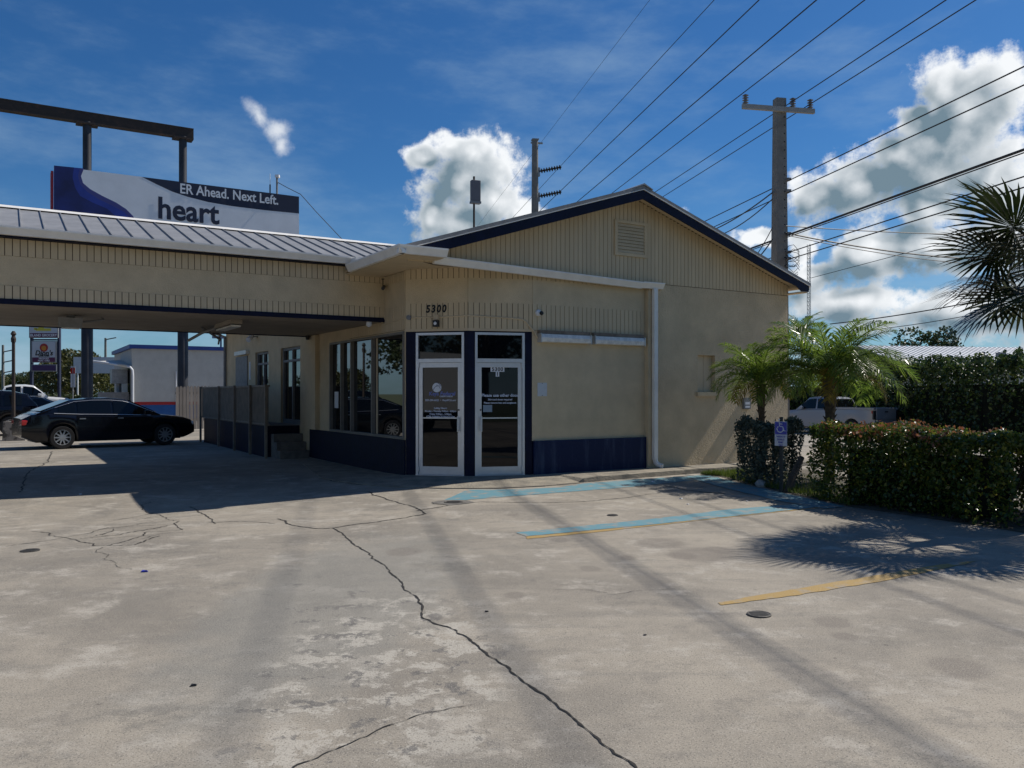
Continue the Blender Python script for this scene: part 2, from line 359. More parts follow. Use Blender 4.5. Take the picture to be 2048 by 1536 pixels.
def axis_pts(lo, hi, a, b, fine, coarse):
    x = lo; r = []
    while x < hi: r.append(x); x += fine if a <= x < b else coarse
    r.append(hi); return r
def sheet(name, xs, ys, zf, m, kind='structure'):
    v = [(x, y, zf(x, y)) for y in ys for x in xs]; nx = len(xs)
    f = [(j * nx + i, j * nx + i + 1, (j + 1) * nx + i + 1, (j + 1) * nx + i) for j in range(len(ys) - 1) for i in range(nx - 1)]
    o = arr_mesh(name, v, f, m, kind=kind); o.data.shade_smooth(); return o
lot = sheet('parking_lot', axis_pts(-70, 60, -14, 40, .5, 4), axis_pts(-30, 62, -2, 50, .5, 4), ground_z, m_conc)
m_grass_far = mat('roadside_grass', (.055, .085, .022), .95, .3, .6, col2=(.10, .095, .05))
land = sheet('ground', axis_pts(-1800, 1800, 0, 0, 1, 120), axis_pts(-600, 2400, 0, 0, 1, 120), lambda x, y: -.62, m_grass_far)
gx = sheet('verge', axis_pts(-90, 90, 0, 0, 1, 30), axis_pts(62, 140, 0, 0, 1, 20), lambda x, y: -.03, m_grass_far)
gx2 = sheet('lawn', axis_pts(-90, 90, 0, 0, 1, 30), axis_pts(-70, -12, 0, 0, 1, 20), lambda x, y: .012, m_grass_far)

m_crack = mat('crack_shadow', (.022, .020, .018), .95, 0)
def strip(pts, w0, w1, name, m, lift=.004, parent=lot, jit=.35):
    mb = MB(); n = len(pts); L_, R_ = [], []
    for i, p in enumerate(pts):
        d = (pts[min(i + 1, n - 1)] - pts[max(i - 1, 0)]); d.z = 0; d.normalize(); s = Vector((-d.y, d.x, 0)); w = (w0 + (w1 - w0) * i / max(1, n - 1)) * .5
        for A, sg in ((L_, 1), (R_, -1)):
            q = p + s * sg * w * (1 + random.uniform(-jit, jit) * 2); A.append((q.x, q.y, ground_z(q.x, q.y) + lift))
    mb.add(L_ + R_, [(i, i + 1, n + i + 1, n + i) for i in range(n - 1)]); return mb.build(name, m, parent)
def crack(px, w0=.02, w1=.02, step=.05, amp=.012):
    pts = jag(jag([at(*p) for p in px], .22, amp * 1.9), .03, amp * .8); sm_ = [pts[0]] + [(pts[i - 1] + pts[i] * 2 + pts[i + 1]) / 4 for i in range(1, len(pts) - 1)] + [pts[-1]]
    return strip(sm_, w0 * .7, w1 * .7, 'crack', m_crack, jit=.42)
crack([(668,1056),(745,1115),(832,1192),(845,1215),(842,1236),(870,1248),(900,1256),(960,1298),(1040,1358),(1120,1418),(1185,1470),(1270,1536),(1330,1580)], .022, .016)
crack([(555,1038),(590,1052),(640,1058),(668,1056),(740,1046),(830,1032),(852,1028),(840,1020),(790,1003),(733,983)], .03, .035)
crack([(833,1022),(900,1010),(960,1004),(1080,1006),(1160,1004),(1250,996),(1320,986),(1400,988)], .03, .015)
crack([(585,1536),(690,1490),(760,1460),(830,1432),(945,1410)], .012, .005)
crack([(62,1063),(130,1075),(190,1092),(215,1092),(290,1065),(365,1060),(340,1040),(290,1022),(283,1010),(310,1003)], .016, .016, .06, .02)
crack([(12,1093),(70,1085),(150,1072),(220,1055),(330,1050),(470,1043),(550,1047)], .015, .02, .08, .02)
crack([(380,1014),(410,1030),(432,1048)], .03, .02)
crack([(205,1095),(210,1118),(262,1140)], .01, .006, .06, .02)
crack([(160,1078),(235,1070),(300,1058),(335,1052)], .02, .03, .06, .03)
crack([(215,1092),(270,1090),(320,1072)], .02, .02, .06, .02)
for a in range(9):
    x0, y0 = random.uniform(110, 330), random.uniform(1040, 1085)
    crack([(x0, y0), (x0 + random.uniform(30, 90), y0 - random.uniform(3, 14)), (x0 + random.uniform(100, 200), y0 - random.uniform(6, 26))], .012, .006, .1, .015)
crack([(1090, 1000), (1180, 1003), (1290, 992)], .012, .008); crack([(1110, 1180), (1230, 1190), (1350, 1178)], .006, .004, .15, .02)
crack([(104,903),(95,925),(60,942),(38,985)], .03, .03, .2, .01)
crack([(641,957),(665,963),(729,970.5),(808,974.5)], .035, .02)
crack([(1330,972),(1370,980),(1410,985),(1450,987)], .03, .05, .06, .02)

def paintmat(name, col, wear):
    return mat(name, col, .75, 0, 5.0, .3, 60, col2=(.27, .24, .20), thr=(wear, wear + .16), detail=12)
m_blue = paintmat('worn_blue_paint', (.10, .235, .285), .50)
m_yel = paintmat('worn_yellow_paint', (.34, .225, .075), .51)
def paint(px, name, m, lift=.004, sub=18):
    pts = [at(*p) for p in px]; pts = jag(pts + [pts[0]], .09, .006)[:-1]
    bm = bmesh.new(); bm.faces.new([bm.verts.new((p.x, p.y, 0)) for p in pts]); bmesh.ops.triangulate(bm, faces=bm.faces)
    bmesh.ops.subdivide_edges(bm, edges=bm.edges, cuts=1, use_grid_fill=True)
    for v_ in bm.verts: v_.co.z = ground_z(v_.co.x, v_.co.y) + lift
    me = bpy.data.meshes.new(name); bm.to_mesh(me); bm.free(); me.materials.append(m)
    o = bpy.data.objects.new(name, me); COL.objects.link(o); o.parent = lot; return o
paint([(1032,1066),(1052,1073),(1300,1050),(1500,1029),(1640,1014),(1590,1009),(1460,1019),(1290,1040),(1130,1056)], 'blue_marking', m_blue)
paint([(1052,1073.6),(1054,1078.5),(1200,1064),(1400,1041),(1600,1020),(1650,1015),(1640,1014.6),(1500,1029.6),(1300,1050.6)], 'yellow_marking', m_yel)
paint([(1436,1206),(1442,1211),(1560,1196),(1760,1164),(1905,1134),(1960,1122),(1900,1126),(1720,1157),(1580,1180)], 'yellow_marking', m_yel)
paint([(880,1004),(936,980),(1042,979),(1120,975),(1166,967.5),(1250,961),(1400,950.5),(1440,955),(1340,966),(1230,977),(1060,990),(900,1003)], 'blue_marking', m_blue)
paint([(1372,955),(1420,952),(1500,972),(1580,990),(1690,1014),(1650,1018),(1560,1003),(1450,977)], 'blue_marking', m_blue, .008)

def cover(x, y, r, patch=None):
    p = at(x, y); mb = MB(); mb.lathe([(r * .86, -.01), (r, -.006), (r, .006), (r * .94, .008), (r * .9, .005), (.001, .005)], 20)
    for k in range(-2, 3): mb.box(-r * .7, r * .7, k * r * .28 - .006, k * r * .28 + .006, .004, .0075)
    o = mb.build('utility_cover', m_iron, lot, loc=(p.x, p.y, ground_z(p.x, p.y) + .004))
    if patch:
        q = [(math.cos(a) * patch * random.uniform(.8, 1.1), math.sin(a) * patch * random.uniform(.8, 1.1)) for a in [i * .52 for i in range(12)]]
        m2 = MB(); m2.add([(a, b, 0) for a, b in q], [tuple(range(12))]); m2.build('asphalt_patch', m_patch, lot, loc=(p.x, p.y, ground_z(p.x, p.y) + .005))
m_iron = mat('cast_iron', (.10, .095, .088), .6, .2, 20, metal=.5)
m_patch = mat('dark_patching', (.15, .14, .125), .95, .3, 9, .5, 50)
cover(1518, 1230, .085); cover(907, 1005, .14, .30); cover(60, 1102, .09); cover(1225, 1031, .07)

# walkway apron and kerb (inner line on the building, outer line read from the photo)
inner = [(-1.99, 6.95), (-1.99, 4.6), (-1.99, 3.4), (-1.99, 2.2), (-1.99, 1.235), (-1.15, .367), (-.55, .18), (0, 0), (.44, .0)]
outer_px = [(605, 928), (641, 957), (690, 965), (730, 970.5), (808, 975.5), (900, 978), (1000, 977.5), (1090, 973), (1160, 966.5)]
def loc2w(u, v, z=0): p = W0 + U * u + V * v; return Vector((p.x, p.y, z))
m_walk = mat('old_walk_concrete', (.30, .265, .205), .92, 0, 3.2, .9, 26, col2=(.16, .145, .12), thr=(.36, .66), detail=9)
mb = MB(); A = [loc2w(u, v, z) for (u, v), z in zip(inner, (.03, .03, .03, .04, .07, .077, .077, .077, .077))]; B = []
for i, p in enumerate(outer_px):
    q = at(*p); B.append(Vector((q.x, q.y, q.z + .016)))
n = len(A); M_ = [(a * .5 + b * .5) + Vector((0, 0, .004)) for a, b in zip(A, B)]
mb.add(A + M_ + B + [b + Vector((0, 0, -.05)) for b in B], [(k * n + i, k * n + i + 1, (k + 1) * n + i + 1, (k + 1) * n + i) for k in range(3) for i in range(n - 1)])
# kerbed part: ragged edge
ed = jag([(.44, -1.02, 0), (3.0, -.86, 0), (5.4, -.86, 0), (7.4, -.86, 0)], .16, .0025)
ks = [(.33, -1.0)] + [(x.x, x.y) for x in ed]; k = len(ks)
top_in = [loc2w(max(u, .43), .02, .077) for u, _ in ks]
top_out = [loc2w(u, v, .070 + .016 * sm(.3, .8, u) + random.uniform(-.004, .004) - (.052 if u < .35 else 0)) for u, v in ks]
bot = [loc2w(u, v - .015, -.03) for u, v in ks]
mb.add(top_in + top_out + bot, [(j * k + i, j * k + i + 1, (j + 1) * k + i + 1, (j + 1) * k + i) for j in range(2) for i in range(k - 1)])
walk = mb.build('walkway', m_walk, kind='structure')

# planting bed with grass
m_soil = mat('bed_soil', (.10, .085, .06), .95, .3, 5, .8, 30)
bed_px = [(1400, 951), (1440, 953), (1500, 969), (1580, 987), (1700, 1014), (1850, 1036), (2000, 1058), (2300, 1110)]
fr = [at(*p) for p in bed_px]
mb = MB(); bk = [loc2w(u, -.86) for u in (1.9, 2.3, 2.8, 3.4, 4.4, 5.6)] 
front = [p + Vector((0, 0, .006)) for p in fr]; back = [p + U * 2.6 + Vector((0, 0, .006)) for p in fr]
mid = [(a + b) / 2 + Vector((0, 0, .06)) for a, b in zip(front, back)]
n = len(fr); mb.add(front + mid + back, [(r_ * n + i, r_ * n + i + 1, (r_ + 1) * n + i + 1, (r_ + 1) * n + i) for r_ in range(2) for i in range(n - 1)])
bed = mb.build('planting_bed', m_soil, kind='structure')
m_blade = leafmat('grass_blades', (.05, .09, .012), (.16, .20, .03), .4)
def blades(name, n, fn, hmin=.04, hmax=.12, label='short green grass at the edge of the planting bed'):
    v = np.zeros((n, 3, 3)); 
    for i in range(n):
        p = fn(); a = random.uniform(0, 6.28); w = .006; hh = random.uniform(hmin, hmax); l = random.uniform(-.05, .05); l2 = random.uniform(-.05, .05)
        v[i] = [(p.x - w * math.cos(a), p.y - w * math.sin(a), p.z), (p.x + w * math.cos(a), p.y + w * math.sin(a), p.z), (p.x + l, p.y + l2, p.z + hh)]
    o = arr_mesh(name, v.reshape(-1, 3), np.arange(3 * n).reshape(-1, 3), m_blade, kind='stuff'); return tag(o, label, 'grass')
def bedpt():
    i = random.randrange(0, 4); t = random.random(); p = fr[i].lerp(fr[i + 1], t) + U * random.random() ** 1.6 * 1.5; p.z = .02; return p
blades('grass', 6000, bedpt)

# ------------------------------------------------------------------ the storefront building (local x along the front, y into the depth)
RZ = math.atan2(U.y, U.x)
bld = empty('storefront_building', W0, RZ, 'single-storey tan building with navy trim, faceted corner entrance and drive-through canopy', 'building')
def frame(p0, p1):
    d = Vector((p1[0] - p0[0], p1[1] - p0[1])); L_ = d.length; d.normalize(); return Vector(p0), d, Vector((d.y, -d.x)), L_
def wb(mb, fr_, s0, s1, n0, n1, z0, z1):
    o, d, nn, _ = fr_
    q = [o + d * s + nn * t for s, t in ((s0, n1), (s1, n1), (s1, n0), (s0, n0))]
    return mb.hexa([(p.x, p.y, z0) for p in q], [(p.x, p.y, z1) for p in q])
def wp(fr_, s, nn_, z): p = fr_[0] + fr_[1] * s + fr_[2] * nn_; return Vector((p.x, p.y, z))
def wall_holes(mb, fr_, s0, s1, z0, z1, th, holes):
    ss = sorted({s0, s1, *[h_[0] for h_ in holes], *[h_[1] for h_ in holes]}); 
    for a, b in zip(ss[:-1], ss[1:]):
        hh = sorted([(h_[2], h_[3]) for h_ in holes if h_[0] <= a + 1e-6 and h_[1] >= b - 1e-6]); z = z0
        for c, d in hh:
            if c > z + 1e-4: wb(mb, fr_, a, b, -th, 0, z, c)
            z = d
        if z < z1 - 1e-4: wb(mb, fr_, a, b, -th, 0, z, z1)
    return mb
ZB, ZH, Z1, Z2, Z3 = .0, 2.76, 3.24, 3.69, 3.80
C1, C2 = (-1.99, 1.235), (-1.15, .367)
f_win = frame((-1.99, 16.1), C1)            # window wall, runs from the far end to the corner: s = 16.1 - v
f_f1 = frame(C1, C2); f_f2 = frame(C2, (0, 0)); f_in = frame((0, 0), (2.74, 0)); f_rw = frame((2.74, -.1), (6.86, -.1)); f_gb = frame((-2.75, -.1), (6.86, -.1))
sv = lambda v: 16.1 - v
PW = .104
plank_unit = MB().box(.006, .098, -.016, 0, 0, 1).mesh('plank', m_plank)
def planks(parent, fr_, s0, s1, z0, z1, off=0.0):
    o, d, nn, _ = fr_; ang = math.atan2(d.y, d.x); k = 0; s = s0
    wb(MB(), fr_, s0, s1, off, off + .003, z0 - .006, z1 + .002).build('groove_backing', m_groove, parent)
    while s < s1 - .02:
        w = min(PW, s1 - s); p = o + d * s + nn * off
        link('plank', plank_unit, parent, (p.x, p.y, z0), (0, 0, ang), (w / PW, 1, z1 - z0)); s += PW
# right-hand wall with its boarded window
mb = wall_holes(MB(), f_rw, 0, 4.12, 0, Z3, .25, [(1.34, 1.84, 1.61, 2.39)])
wb(mb, frame((6.86, -.1), (6.86, 16.1)), .25, 16.2, -.25, 0, 0, Z3 - .01)
rw = mb.build('stucco_wall', m_rough, bld)
w_ = wb(MB(), f_rw, 1.34, 1.84, -.2, -.11, 1.61, 2.39).build('boarded_window', m_tan, bld, label='small recessed window boarded over and painted tan')
wb(wb(MB(), f_rw, 1.34, 1.585, -.11, -.098, 1.612, 2.388), f_rw, 1.60, 1.84, -.11, -.102, 1.612, 2.388).build('board', m_soffit, w_)
wb(MB(), f_rw, 1.30, 1.88, -.02, .05, 1.52, 1.61).build('sill', m_tan, w_)
# front infill
mb = MB(); wb(mb, f_in, 0, 2.74, -.25, 0, .70, 3.885); iw = mb.build('infill_wall', m_tan, bld)
planks(iw, f_in, .0, 2.70, ZH, Z1); planks(iw, f_in, .0, 2.70, Z2, 3.88)
wb(MB(), f_in, .005, 2.70, 0, .010, Z1, Z2).build('smooth_band', m_tan, iw)
wb(MB(), f_in, 0.02, 2.735, -.22, .05, 0, .70).build('base_wall', m_navyworn, bld)
# facets
f1d = (.20, 1.135); f2d = (.13, 1.065)
for i, (fr_, dd) in enumerate(((f_f1, f1d), (f_f2, f2d))):
    L_ = fr_[3]
    mb = wall_holes(MB(), fr_, 0, L_, 0, ZH - .03, .16, [(dd[0], dd[1], .0, 2.71)]); mb.build('entrance_surround', m_navy, bld)
    up = wb(MB(), fr_, -.02, L_ + .02, -.2, 0, ZH, 3.885).build('entrance_upper_wall', m_tan, bld)
    planks(up, fr_, 0, L_, ZH + .005, Z1); planks(up, fr_, 0, L_, Z2, 3.88)
    wb(MB(), fr_, 0.002, L_ - .002, 0, .011, Z1, Z2).build('smooth_band', m_tan, up)
    wb(MB(), fr_, -.01, L_ + .01, -.03, .02, ZH - .035, ZH + .01).build('header_trim', m_soffit, up)
# interior shell keeps the rooms dark
mb = MB(); mb.box(-1.7, 6.5, 2.0, 2.1, 0, 3.7); mb.box(-1.75, 6.6, .4, 16, -.02, .005); mb.build('interior_shell', m_black, bld)
def shopdoor(fr_, dd, label, handle_right):
    a, b = dd; o = MB()
    fr0 = wb(MB(), fr_, a, a + .045, -.10, .012, .085, 2.70); wb(fr0, fr_, b - .045, b, -.10, .012, .085, 2.70)
    wb(fr0, fr_, a + .045, b - .045, -.10, .010, 2.15, 2.22); wb(fr0, fr_, a + .045, b - .045, -.10, .010, 2.655, 2.70); wb(fr0, fr_, a, b, -.12, .03, .068, .085)
    frm = fr0.build('door_frame', m_alu, bld)
    wb(MB(), fr_, a + .045, b - .045, -.05, -.04, 2.22, 2.655).build('transom_pane', m_glass, frm)
    a2, b2 = a + .05, b - .05
    st = wb(MB(), fr_, a2, a2 + .075, -.06, -.012, .09, 2.145); wb(st, fr_, b2 - .075, b2, -.06, -.012, .09, 2.145)
    wb(st, fr_, a2 + .075, b2 - .075, -.06, -.013, 2.06, 2.145); wb(st, fr_, a2 + .075, b2 - .075, -.06, -.013, .09, .235)
    d = st.build('door', m_alu, bld, label=label)
    wb(MB(), fr_, a2 + .075, b2 - .075, -.042, -.034, .235, 2.06).build('pane', m_glass, d)
    wb(MB(), fr_, a2 + .075, b2 - .075, -.10, -.075, 1.115, 1.15).build('push_bar', m_grey, d)
    wb(MB(), fr_, a2 + .075, b2 - .075, -.033, -.026, 1.118, 1.140).build('mid_rail', m_alu, d)
    hs_ = b2 - .055 if handle_right else a2 + .055
    hm = MB()
    hm.tube([wp(fr_, hs_, -.012, 1.14), wp(fr_, hs_, .05, 1.14), wp(fr_, hs_, .05, .90), wp(fr_, hs_, -.012, .90)], .012, 8)
    wb(hm, fr_, hs_ - .03, hs_ + .03, -.013, .002, .88, 1.16); hm.build('pull_handle', m_alu, d)
    lk = MB(); c_ = wp(fr_, hs_, 0, 1.28); lk.tube([wp(fr_, hs_, -.013, 1.28), wp(fr_, hs_, .004, 1.28)], .016, 10); lk.build('lock', m_black, d)
    hg = MB()
    for zz in (.14, 2.06): wb(hg, fr_, (a2 - .012 if handle_right else b2 - .012), (a2 + .012 if handle_right else b2 + .012), -.012, .02, zz, zz + .09)
    hg.build('hinge', m_alu, d)
    return d, (a2 + b2) / 2
d1, s1c = shopdoor(f_f1, f1d, 'entrance door with white logo and opening hours lettered on the glass', True)
d2, s2c = shopdoor(f_f2, f2d, 'entrance door with number plates and a please-use-other-door notice', False)
def wtext(name, body, size, m, parent, fr_, s, n_, z, **k):
    return text(name, body, size, m, parent, facing(wp(fr_, s, n_, z), (fr_[1].x, fr_[1].y, 0), (fr_[2].x, fr_[2].y, 0)), **k)
GN = -.031
wtext('lettering', 'Please use other door', .078, m_vinyl, d2, f_f2, s2c + .01, GN, 1.545, bold=.0016, extrude=.0008)
wtext('lettering', 'Shirt and shoes required', .046, m_vinyl, d2, f_f2, s2c + .01, GN, 1.468, bold=.001, extrude=.0008)
wtext('lettering', 'Please remove hats and sunglasses', .045, m_vinyl, d2, f_f2, s2c + .01, GN, 1.408, bold=.001, extrude=.0008, sx=.98)
wb(MB(), f_f2, s2c - .37 + .06, s2c - .14, -.034, -.031, 1.24, 1.37).build('notice_sheet', mat('grey_notice', (.22, .28, .34), .6, 0), d2)
for body, s, z, w in (('5300', s2c - .04, 2.025, .26), ('1', s2c - .04, 1.935, .065)):
    pl = wb(MB(), f_f2, s - w / 2, s + w / 2, -.034, -.030, z - .044, z + .044).build('number_plate', m_whitep, d2)
    wtext('lettering', body, .098, m_blackp, d2, f_f2, s, -.0292, z, bold=.003, extrude=.0006, spacing=1.12)
for body, z, sz in (('305-294-6622  •  KeysFCU.org', 1.455, .05), ('Lobby Hours', 1.31, .05), ('Monday - Thursday 9:00am - 4:00pm', 1.255, .043), ('Friday 9:00am - 5:00pm', 1.20, .047), ('ATMs Available 24 Hours A Day', 1.155, .044)):
    wtext('lettering', body, sz, m_vinyl, d1, f_f1, s1c, GN, z, bold=.001, extrude=.0008, sx=.95)
wtext('lettering', 'Keys Federal', .098, mat('blue_vinyl_lettering', (.16, .20, .50), .6, 0), d1, f_f1, s1c + .03, GN, 1.575, bold=.002, extrude=.0008, shear=.12)
wtext('lettering', 'CREDIT UNION', .036, m_vinyl, d1, f_f1, s1c + .11, GN, 1.525, bold=.001, extrude=.0008)
lg = MB(); c0 = wp(f_f1, s1c - .07, GN, 1.69); dx = Vector((f_f1[1].x, f_f1[1].y, 0)); dz = Vector((0, 0, 1)); nn3 = Vector((f_f1[2].x, f_f1[2].y, 0))
ring = [c0 + dx * .088 * math.cos(a) + dz * .088 * math.sin(a) for a in [i * 2 * math.pi / 28 for i in range(28)]]
lgo = MB().extr(ring, nn3 * .001).build('logo_disc', m_whitep, d1)
arcs = MB()
for sgn, k0 in ((1, .0), (-1, .02), (1, -.045)):
    pts = [c0 + nn3 * .002 + dx * sgn * (t * .075) + dz * (.045 - .075 * t * t - k0) for t in (-.2, 0, .25, .5, .75, .95)]
    arcs.tube(pts, .0045, 5)
arcs.build('logo_arc', mat('navy_vinyl', (.02, .03, .12), .6, 0), d1)
# house number on the boards above the left door
for i, ch in enumerate('5300'):
    wtext('house_number', ch, .19, m_blackp, bld, f_f1, .44 + i * .104, .019, 3.13, extrude=.006, bold=.007, shear=.15, sx=.85)

# window wall
holes = [(sv(5.47), sv(1.30), .72, 2.74), (sv(9.5), sv(7.75), .78, 2.80), (sv(12.2), sv(10.75), .78, 2.80)]
ww = wall_holes(MB(), f_win, 0, 14.86, 0, 3.86, .2, holes).build('window_wall', m_tan, bld)
wb(MB(), f_win, sv(6.9), sv(1.242), 0, .03, 0, .715).build('base_wall', m_navy, bld)
wb(MB(), f_win, sv(7.0), sv(6.25), 0, .10, .72, 2.97).build('pilaster', m_tan, bld)
planks(ww, f_win, sv(2.24), sv(1.24), ZH + .01, Z1); planks(ww, f_win, sv(2.24), sv(1.24), Z2, 3.86)
planks(ww, f_win, sv(4.2), sv(2.25), ZH + .01, 2.975)
wb(MB(), f_win, sv(2.24), sv(1.237), 0, .010, Z1, Z2).build('smooth_band', m_tan, ww)
def onv(x, lu):
    r = (x - CX) / F; b = W0 + U * lu; return (r * b.y - b.x) / (V.x - r * V.y)
mv = [onv(x, -1.99) for x in (816, 745, 703, 683, 662)]; mv[0] = 1.30; mv[-1] = 5.47
wf = MB(); wb(wf, f_win, sv(5.47), sv(1.30), -.10, .02, .72, .765); wb(wf, f_win, sv(5.47), sv(1.30), -.10, .02, 2.695, 2.74)
for v_, w in zip(mv, (.04, .04, .045, .04, .04)):
    a = min(max(sv(v_) - w / 2, sv(5.47)), sv(1.30) - w); wb(wf, f_win, a, a + w, -.10, .025, .765, 2.695)
wfo = wf.build('window_frame', m_wframe, bld)
for a, b in zip(mv[:-1], mv[1:]): wb(MB(), f_win, sv(b), sv(a), -.06, -.05, .76, 2.70).build('pane', m_glassw, wfo)
wb(MB(), f_win, sv(mv[1]) + .075, sv(mv[1]) + .16, -.055, -.046, .77, 2.69).build('window_post', m_soffit, wfo)
wb(MB(), f_win, sv(5.3), sv(5.05), -.049, -.046, 1.25, 1.62).build('window_sticker', m_whitep, wfo)
# recessed landing doors
for (a, b, z0, z1) in holes[1:]:
    fm = MB()
    for s in (a, (a + b) / 2 - .035, b - .07): wb(fm, f_win, s, s + .07, -.16, -.06, z0, z1)
    wb(fm, f_win, a + .07, b - .07, -.155, -.065, z1 - .07, z1); wb(fm, f_win, a + .07, b - .07, -.155, -.065, z0, z0 + .12); wb(fm, f_win, a + .07, b - .07, -.155, -.065, 2.42, 2.48)
    dr = fm.build('side_door', m_grey, bld); wb(MB(), f_win, a + .05, b - .05, -.12, -.11, z0 + .1, z1 - .05).build('pane', m_glassw, dr)
wb(MB(), f_win, sv(14.6), sv(13.1), -.02, .03, .78, 2.75).build('service_door', m_grey, bld)
wb(MB(), f_win, sv(13.6), sv(13.35), .03, .045, 1.35, 1.62).build('vent_grille', m_black, bld)
wb(MB(), f_win, sv(12.9), sv(12.75), 0, .012, 2.0, 2.55).build('wall_notice', m_whitep, bld)
pp = MB(); pp.tube([loc2w(0,0)*0 + Vector((-2.75, 15.95, 3.85)), Vector((-2.4, 16.0, 3.6)), Vector((-2.05, 16.0, 3.5)), Vector((-2.05, 16.0, 0.1))], .05, 8); pp.build('drain_pipe', m_grey, bld)
# landing, steps, railing
m_block = mat('grey_block_step', (.17, .16, .145), .9, .2, 6, .5, 30)
MB().box(-2.86, -2.0, 7.78, 15.3, -.05, .77).build('landing', m_navy, bld)
for i in range(4):
    y0 = 6.97 + .27 * i
    st = MB()
    if i < 3: st.box(-2.72, -2.0, y0, 7.779, .192 * i - (.05 if i == 0 else 0), .192 * (i + 1) - .002)
    else: st.box(-2.855, -2.0, y0, 15.25, .771, .785)
    so_ = st.build('step', m_block, bld)
m_rail = mat('grey_brown_railing', (.24, .205, .165), .8, .15, 5)
rl = MB(); rl.box(-2.93, -2.87, 7.3, 15.4, 1.74, 1.79); rl.box(-2.915, -2.885, 7.3, 15.4, .80, .84); rlo = rl.build('railing', m_rail, bld)
bl = MB(); y = 7.36
while y < 15.35: bl.box(-2.912, -2.888, y, y + .035, .84, 1.74); y += .062
bl.build('balusters', m_rail, rlo, kind='stuff')
for y in (7.30, 8.85, 10.6, 12.6, 15.3): MB().box(-2.99, -2.93, y, y + .06, 0, 1.80).build('railing_post', m_rail, rlo)

# gable
AP, ZA, SL = 2.26, 5.55, .3205
zr = lambda u: ZA - SL * abs(u - AP)
gb = MB()
gb.extr([(-2.6, -.085, Z3 + .10), (-2.0, -.085, Z3), (6.86, -.085, Z3), (6.86, -.085, zr(6.86) - .02), (AP, -.085, ZA - .02), (-2.6, -.085, zr(-2.6) - .02)], (0, .1, 0))
gbo = gb.build('gable_wall', m_groove, bld)
bd = MB(); u = -2.55
while u < 6.86:
    zt = min(zr(u), zr(u + .1)) - .03
    if zt > Z3 + .02: bd.box(u + .006, min(u + .097, 6.86), -.1, -.084, Z3 + .012 if u > -2.05 else Z3 + .02, zt)
    u += PW * .97
bd.build('gable_boards', m_plank, gbo, kind='stuff')
vt = MB(); vt.box(1.85, 2.67, -.135, -.098, 4.30, 4.36); vt.box(1.85, 2.67, -.135, -.098, 4.94, 5.00); vt.box(1.85, 1.92, -.134, -.098, 4.36, 4.94); vt.box(2.60, 2.67, -.134, -.098, 4.36, 4.94)
vto = vt.build('gable_vent', m_tan, bld); MB().box(1.92, 2.60, -.103, -.099, 4.36, 4.94).build('vent_backing', m_black, vto)
for i in range(9):
    z = 4.365 + i * .064; MB().hexa([(1.92, -.128, z), (2.60, -.128, z), (2.60, -.122, z), (1.92, -.122, z)], [(1.92, -.106, z + .062), (2.60, -.106, z + .062), (2.60, -.101, z + .062), (1.92, -.101, z + .062)]).build('vent_slat', m_tan, vto)
# gable roof: two slopes
EL, ER = -2.81, 7.15
for a, b, nm in ((EL, AP, 'left'), (AP, ER, 'right')):
    MB().extr([(a, -.50, zr(a) + .012), (b, -.50, zr(b) + .012), (b, -.50, zr(b) + .075), (a, -.50, zr(a) + .075)], (0, 16.9, 0)).build('roof_slope', m_roof, bld)
    MB().extr([(a, -.507, zr(a) + .0125), (b, -.507, zr(b) + .0125), (b, -.507, zr(b) + .077), (a, -.507, zr(a) + .077)], (0, .006, 0)).build('roof_flashing', m_grey, bld)
    MB().extr([(a, -.515, zr(a) - .004), (b, -.515, zr(b) - .004), (b, -.515, zr(b) + .010), (a, -.515, zr(a) + .010)], (0, .06, 0)).build('drip_edge', m_white, bld)
    MB().extr([(a + (.0 if nm == 'left' else 0), -.47, zr(a) - .03), (b, -.47, zr(b) - .03), (b, -.47, zr(b) - .006), (a, -.47, zr(a) - .006)], (0, 16.8, 0)).build('roof_deck', m_soffit, bld)
MB().extr([(AP - .22, -.53, zr(AP - .22) + .08), (AP, -.53, ZA + .085), (AP + .22, -.53, zr(AP + .22) + .08), (AP + .22, -.53, zr(AP + .22) + .095), (AP, -.53, ZA + .12), (AP - .22, -.53, zr(AP - .22) + .095)], (0, 16.9, 0)).build('ridge_cap', m_roof, bld)
# bargeboards
bar = MB(); bz = .185
bar.extr([(EL + .04, -.5, zr(EL + .04) - .012), (AP, -.5, ZA - .012), (AP, -.5, ZA - bz), (-2.0, -.5, zr(-2.0) - bz), (-2.2, -.5, zr(-2.2) - bz - .03), (-2.35, -.5, 3.87), (EL + .04, -.5, 3.87)], (0, .03, 0))
bar.extr([(AP, -.5, ZA - .012), (ER - .05, -.5, zr(ER - .05) - .012), (ER - .07, -.5, 3.865), (6.86, -.5, 3.865), (6.80, -.5, 3.90), (6.70, -.5, 3.965), (6.55, -.5, 4.01), (6.3, -.5, zr(6.3) - bz), (AP, -.5, ZA - bz)], (0, .03, 0))
bar.build('bargeboard', m_navy, bld)
MB().box(6.862, ER - .07, -.46, 16, 3.845, 3.865).build('eave_soffit', m_soffit, bld)
MB().box(EL + .02, -2.06, -.46, 2.22, 3.845, 3.87).box(-2.058, 2.7, -.083, 2.22, 3.88, 3.90).build('entrance_soffit', m_soffit, bld)
MB().box(EL + .02, -2.0, 2.25, 16.3, 3.80, 3.83).build('eave_soffit', m_soffit, bld)
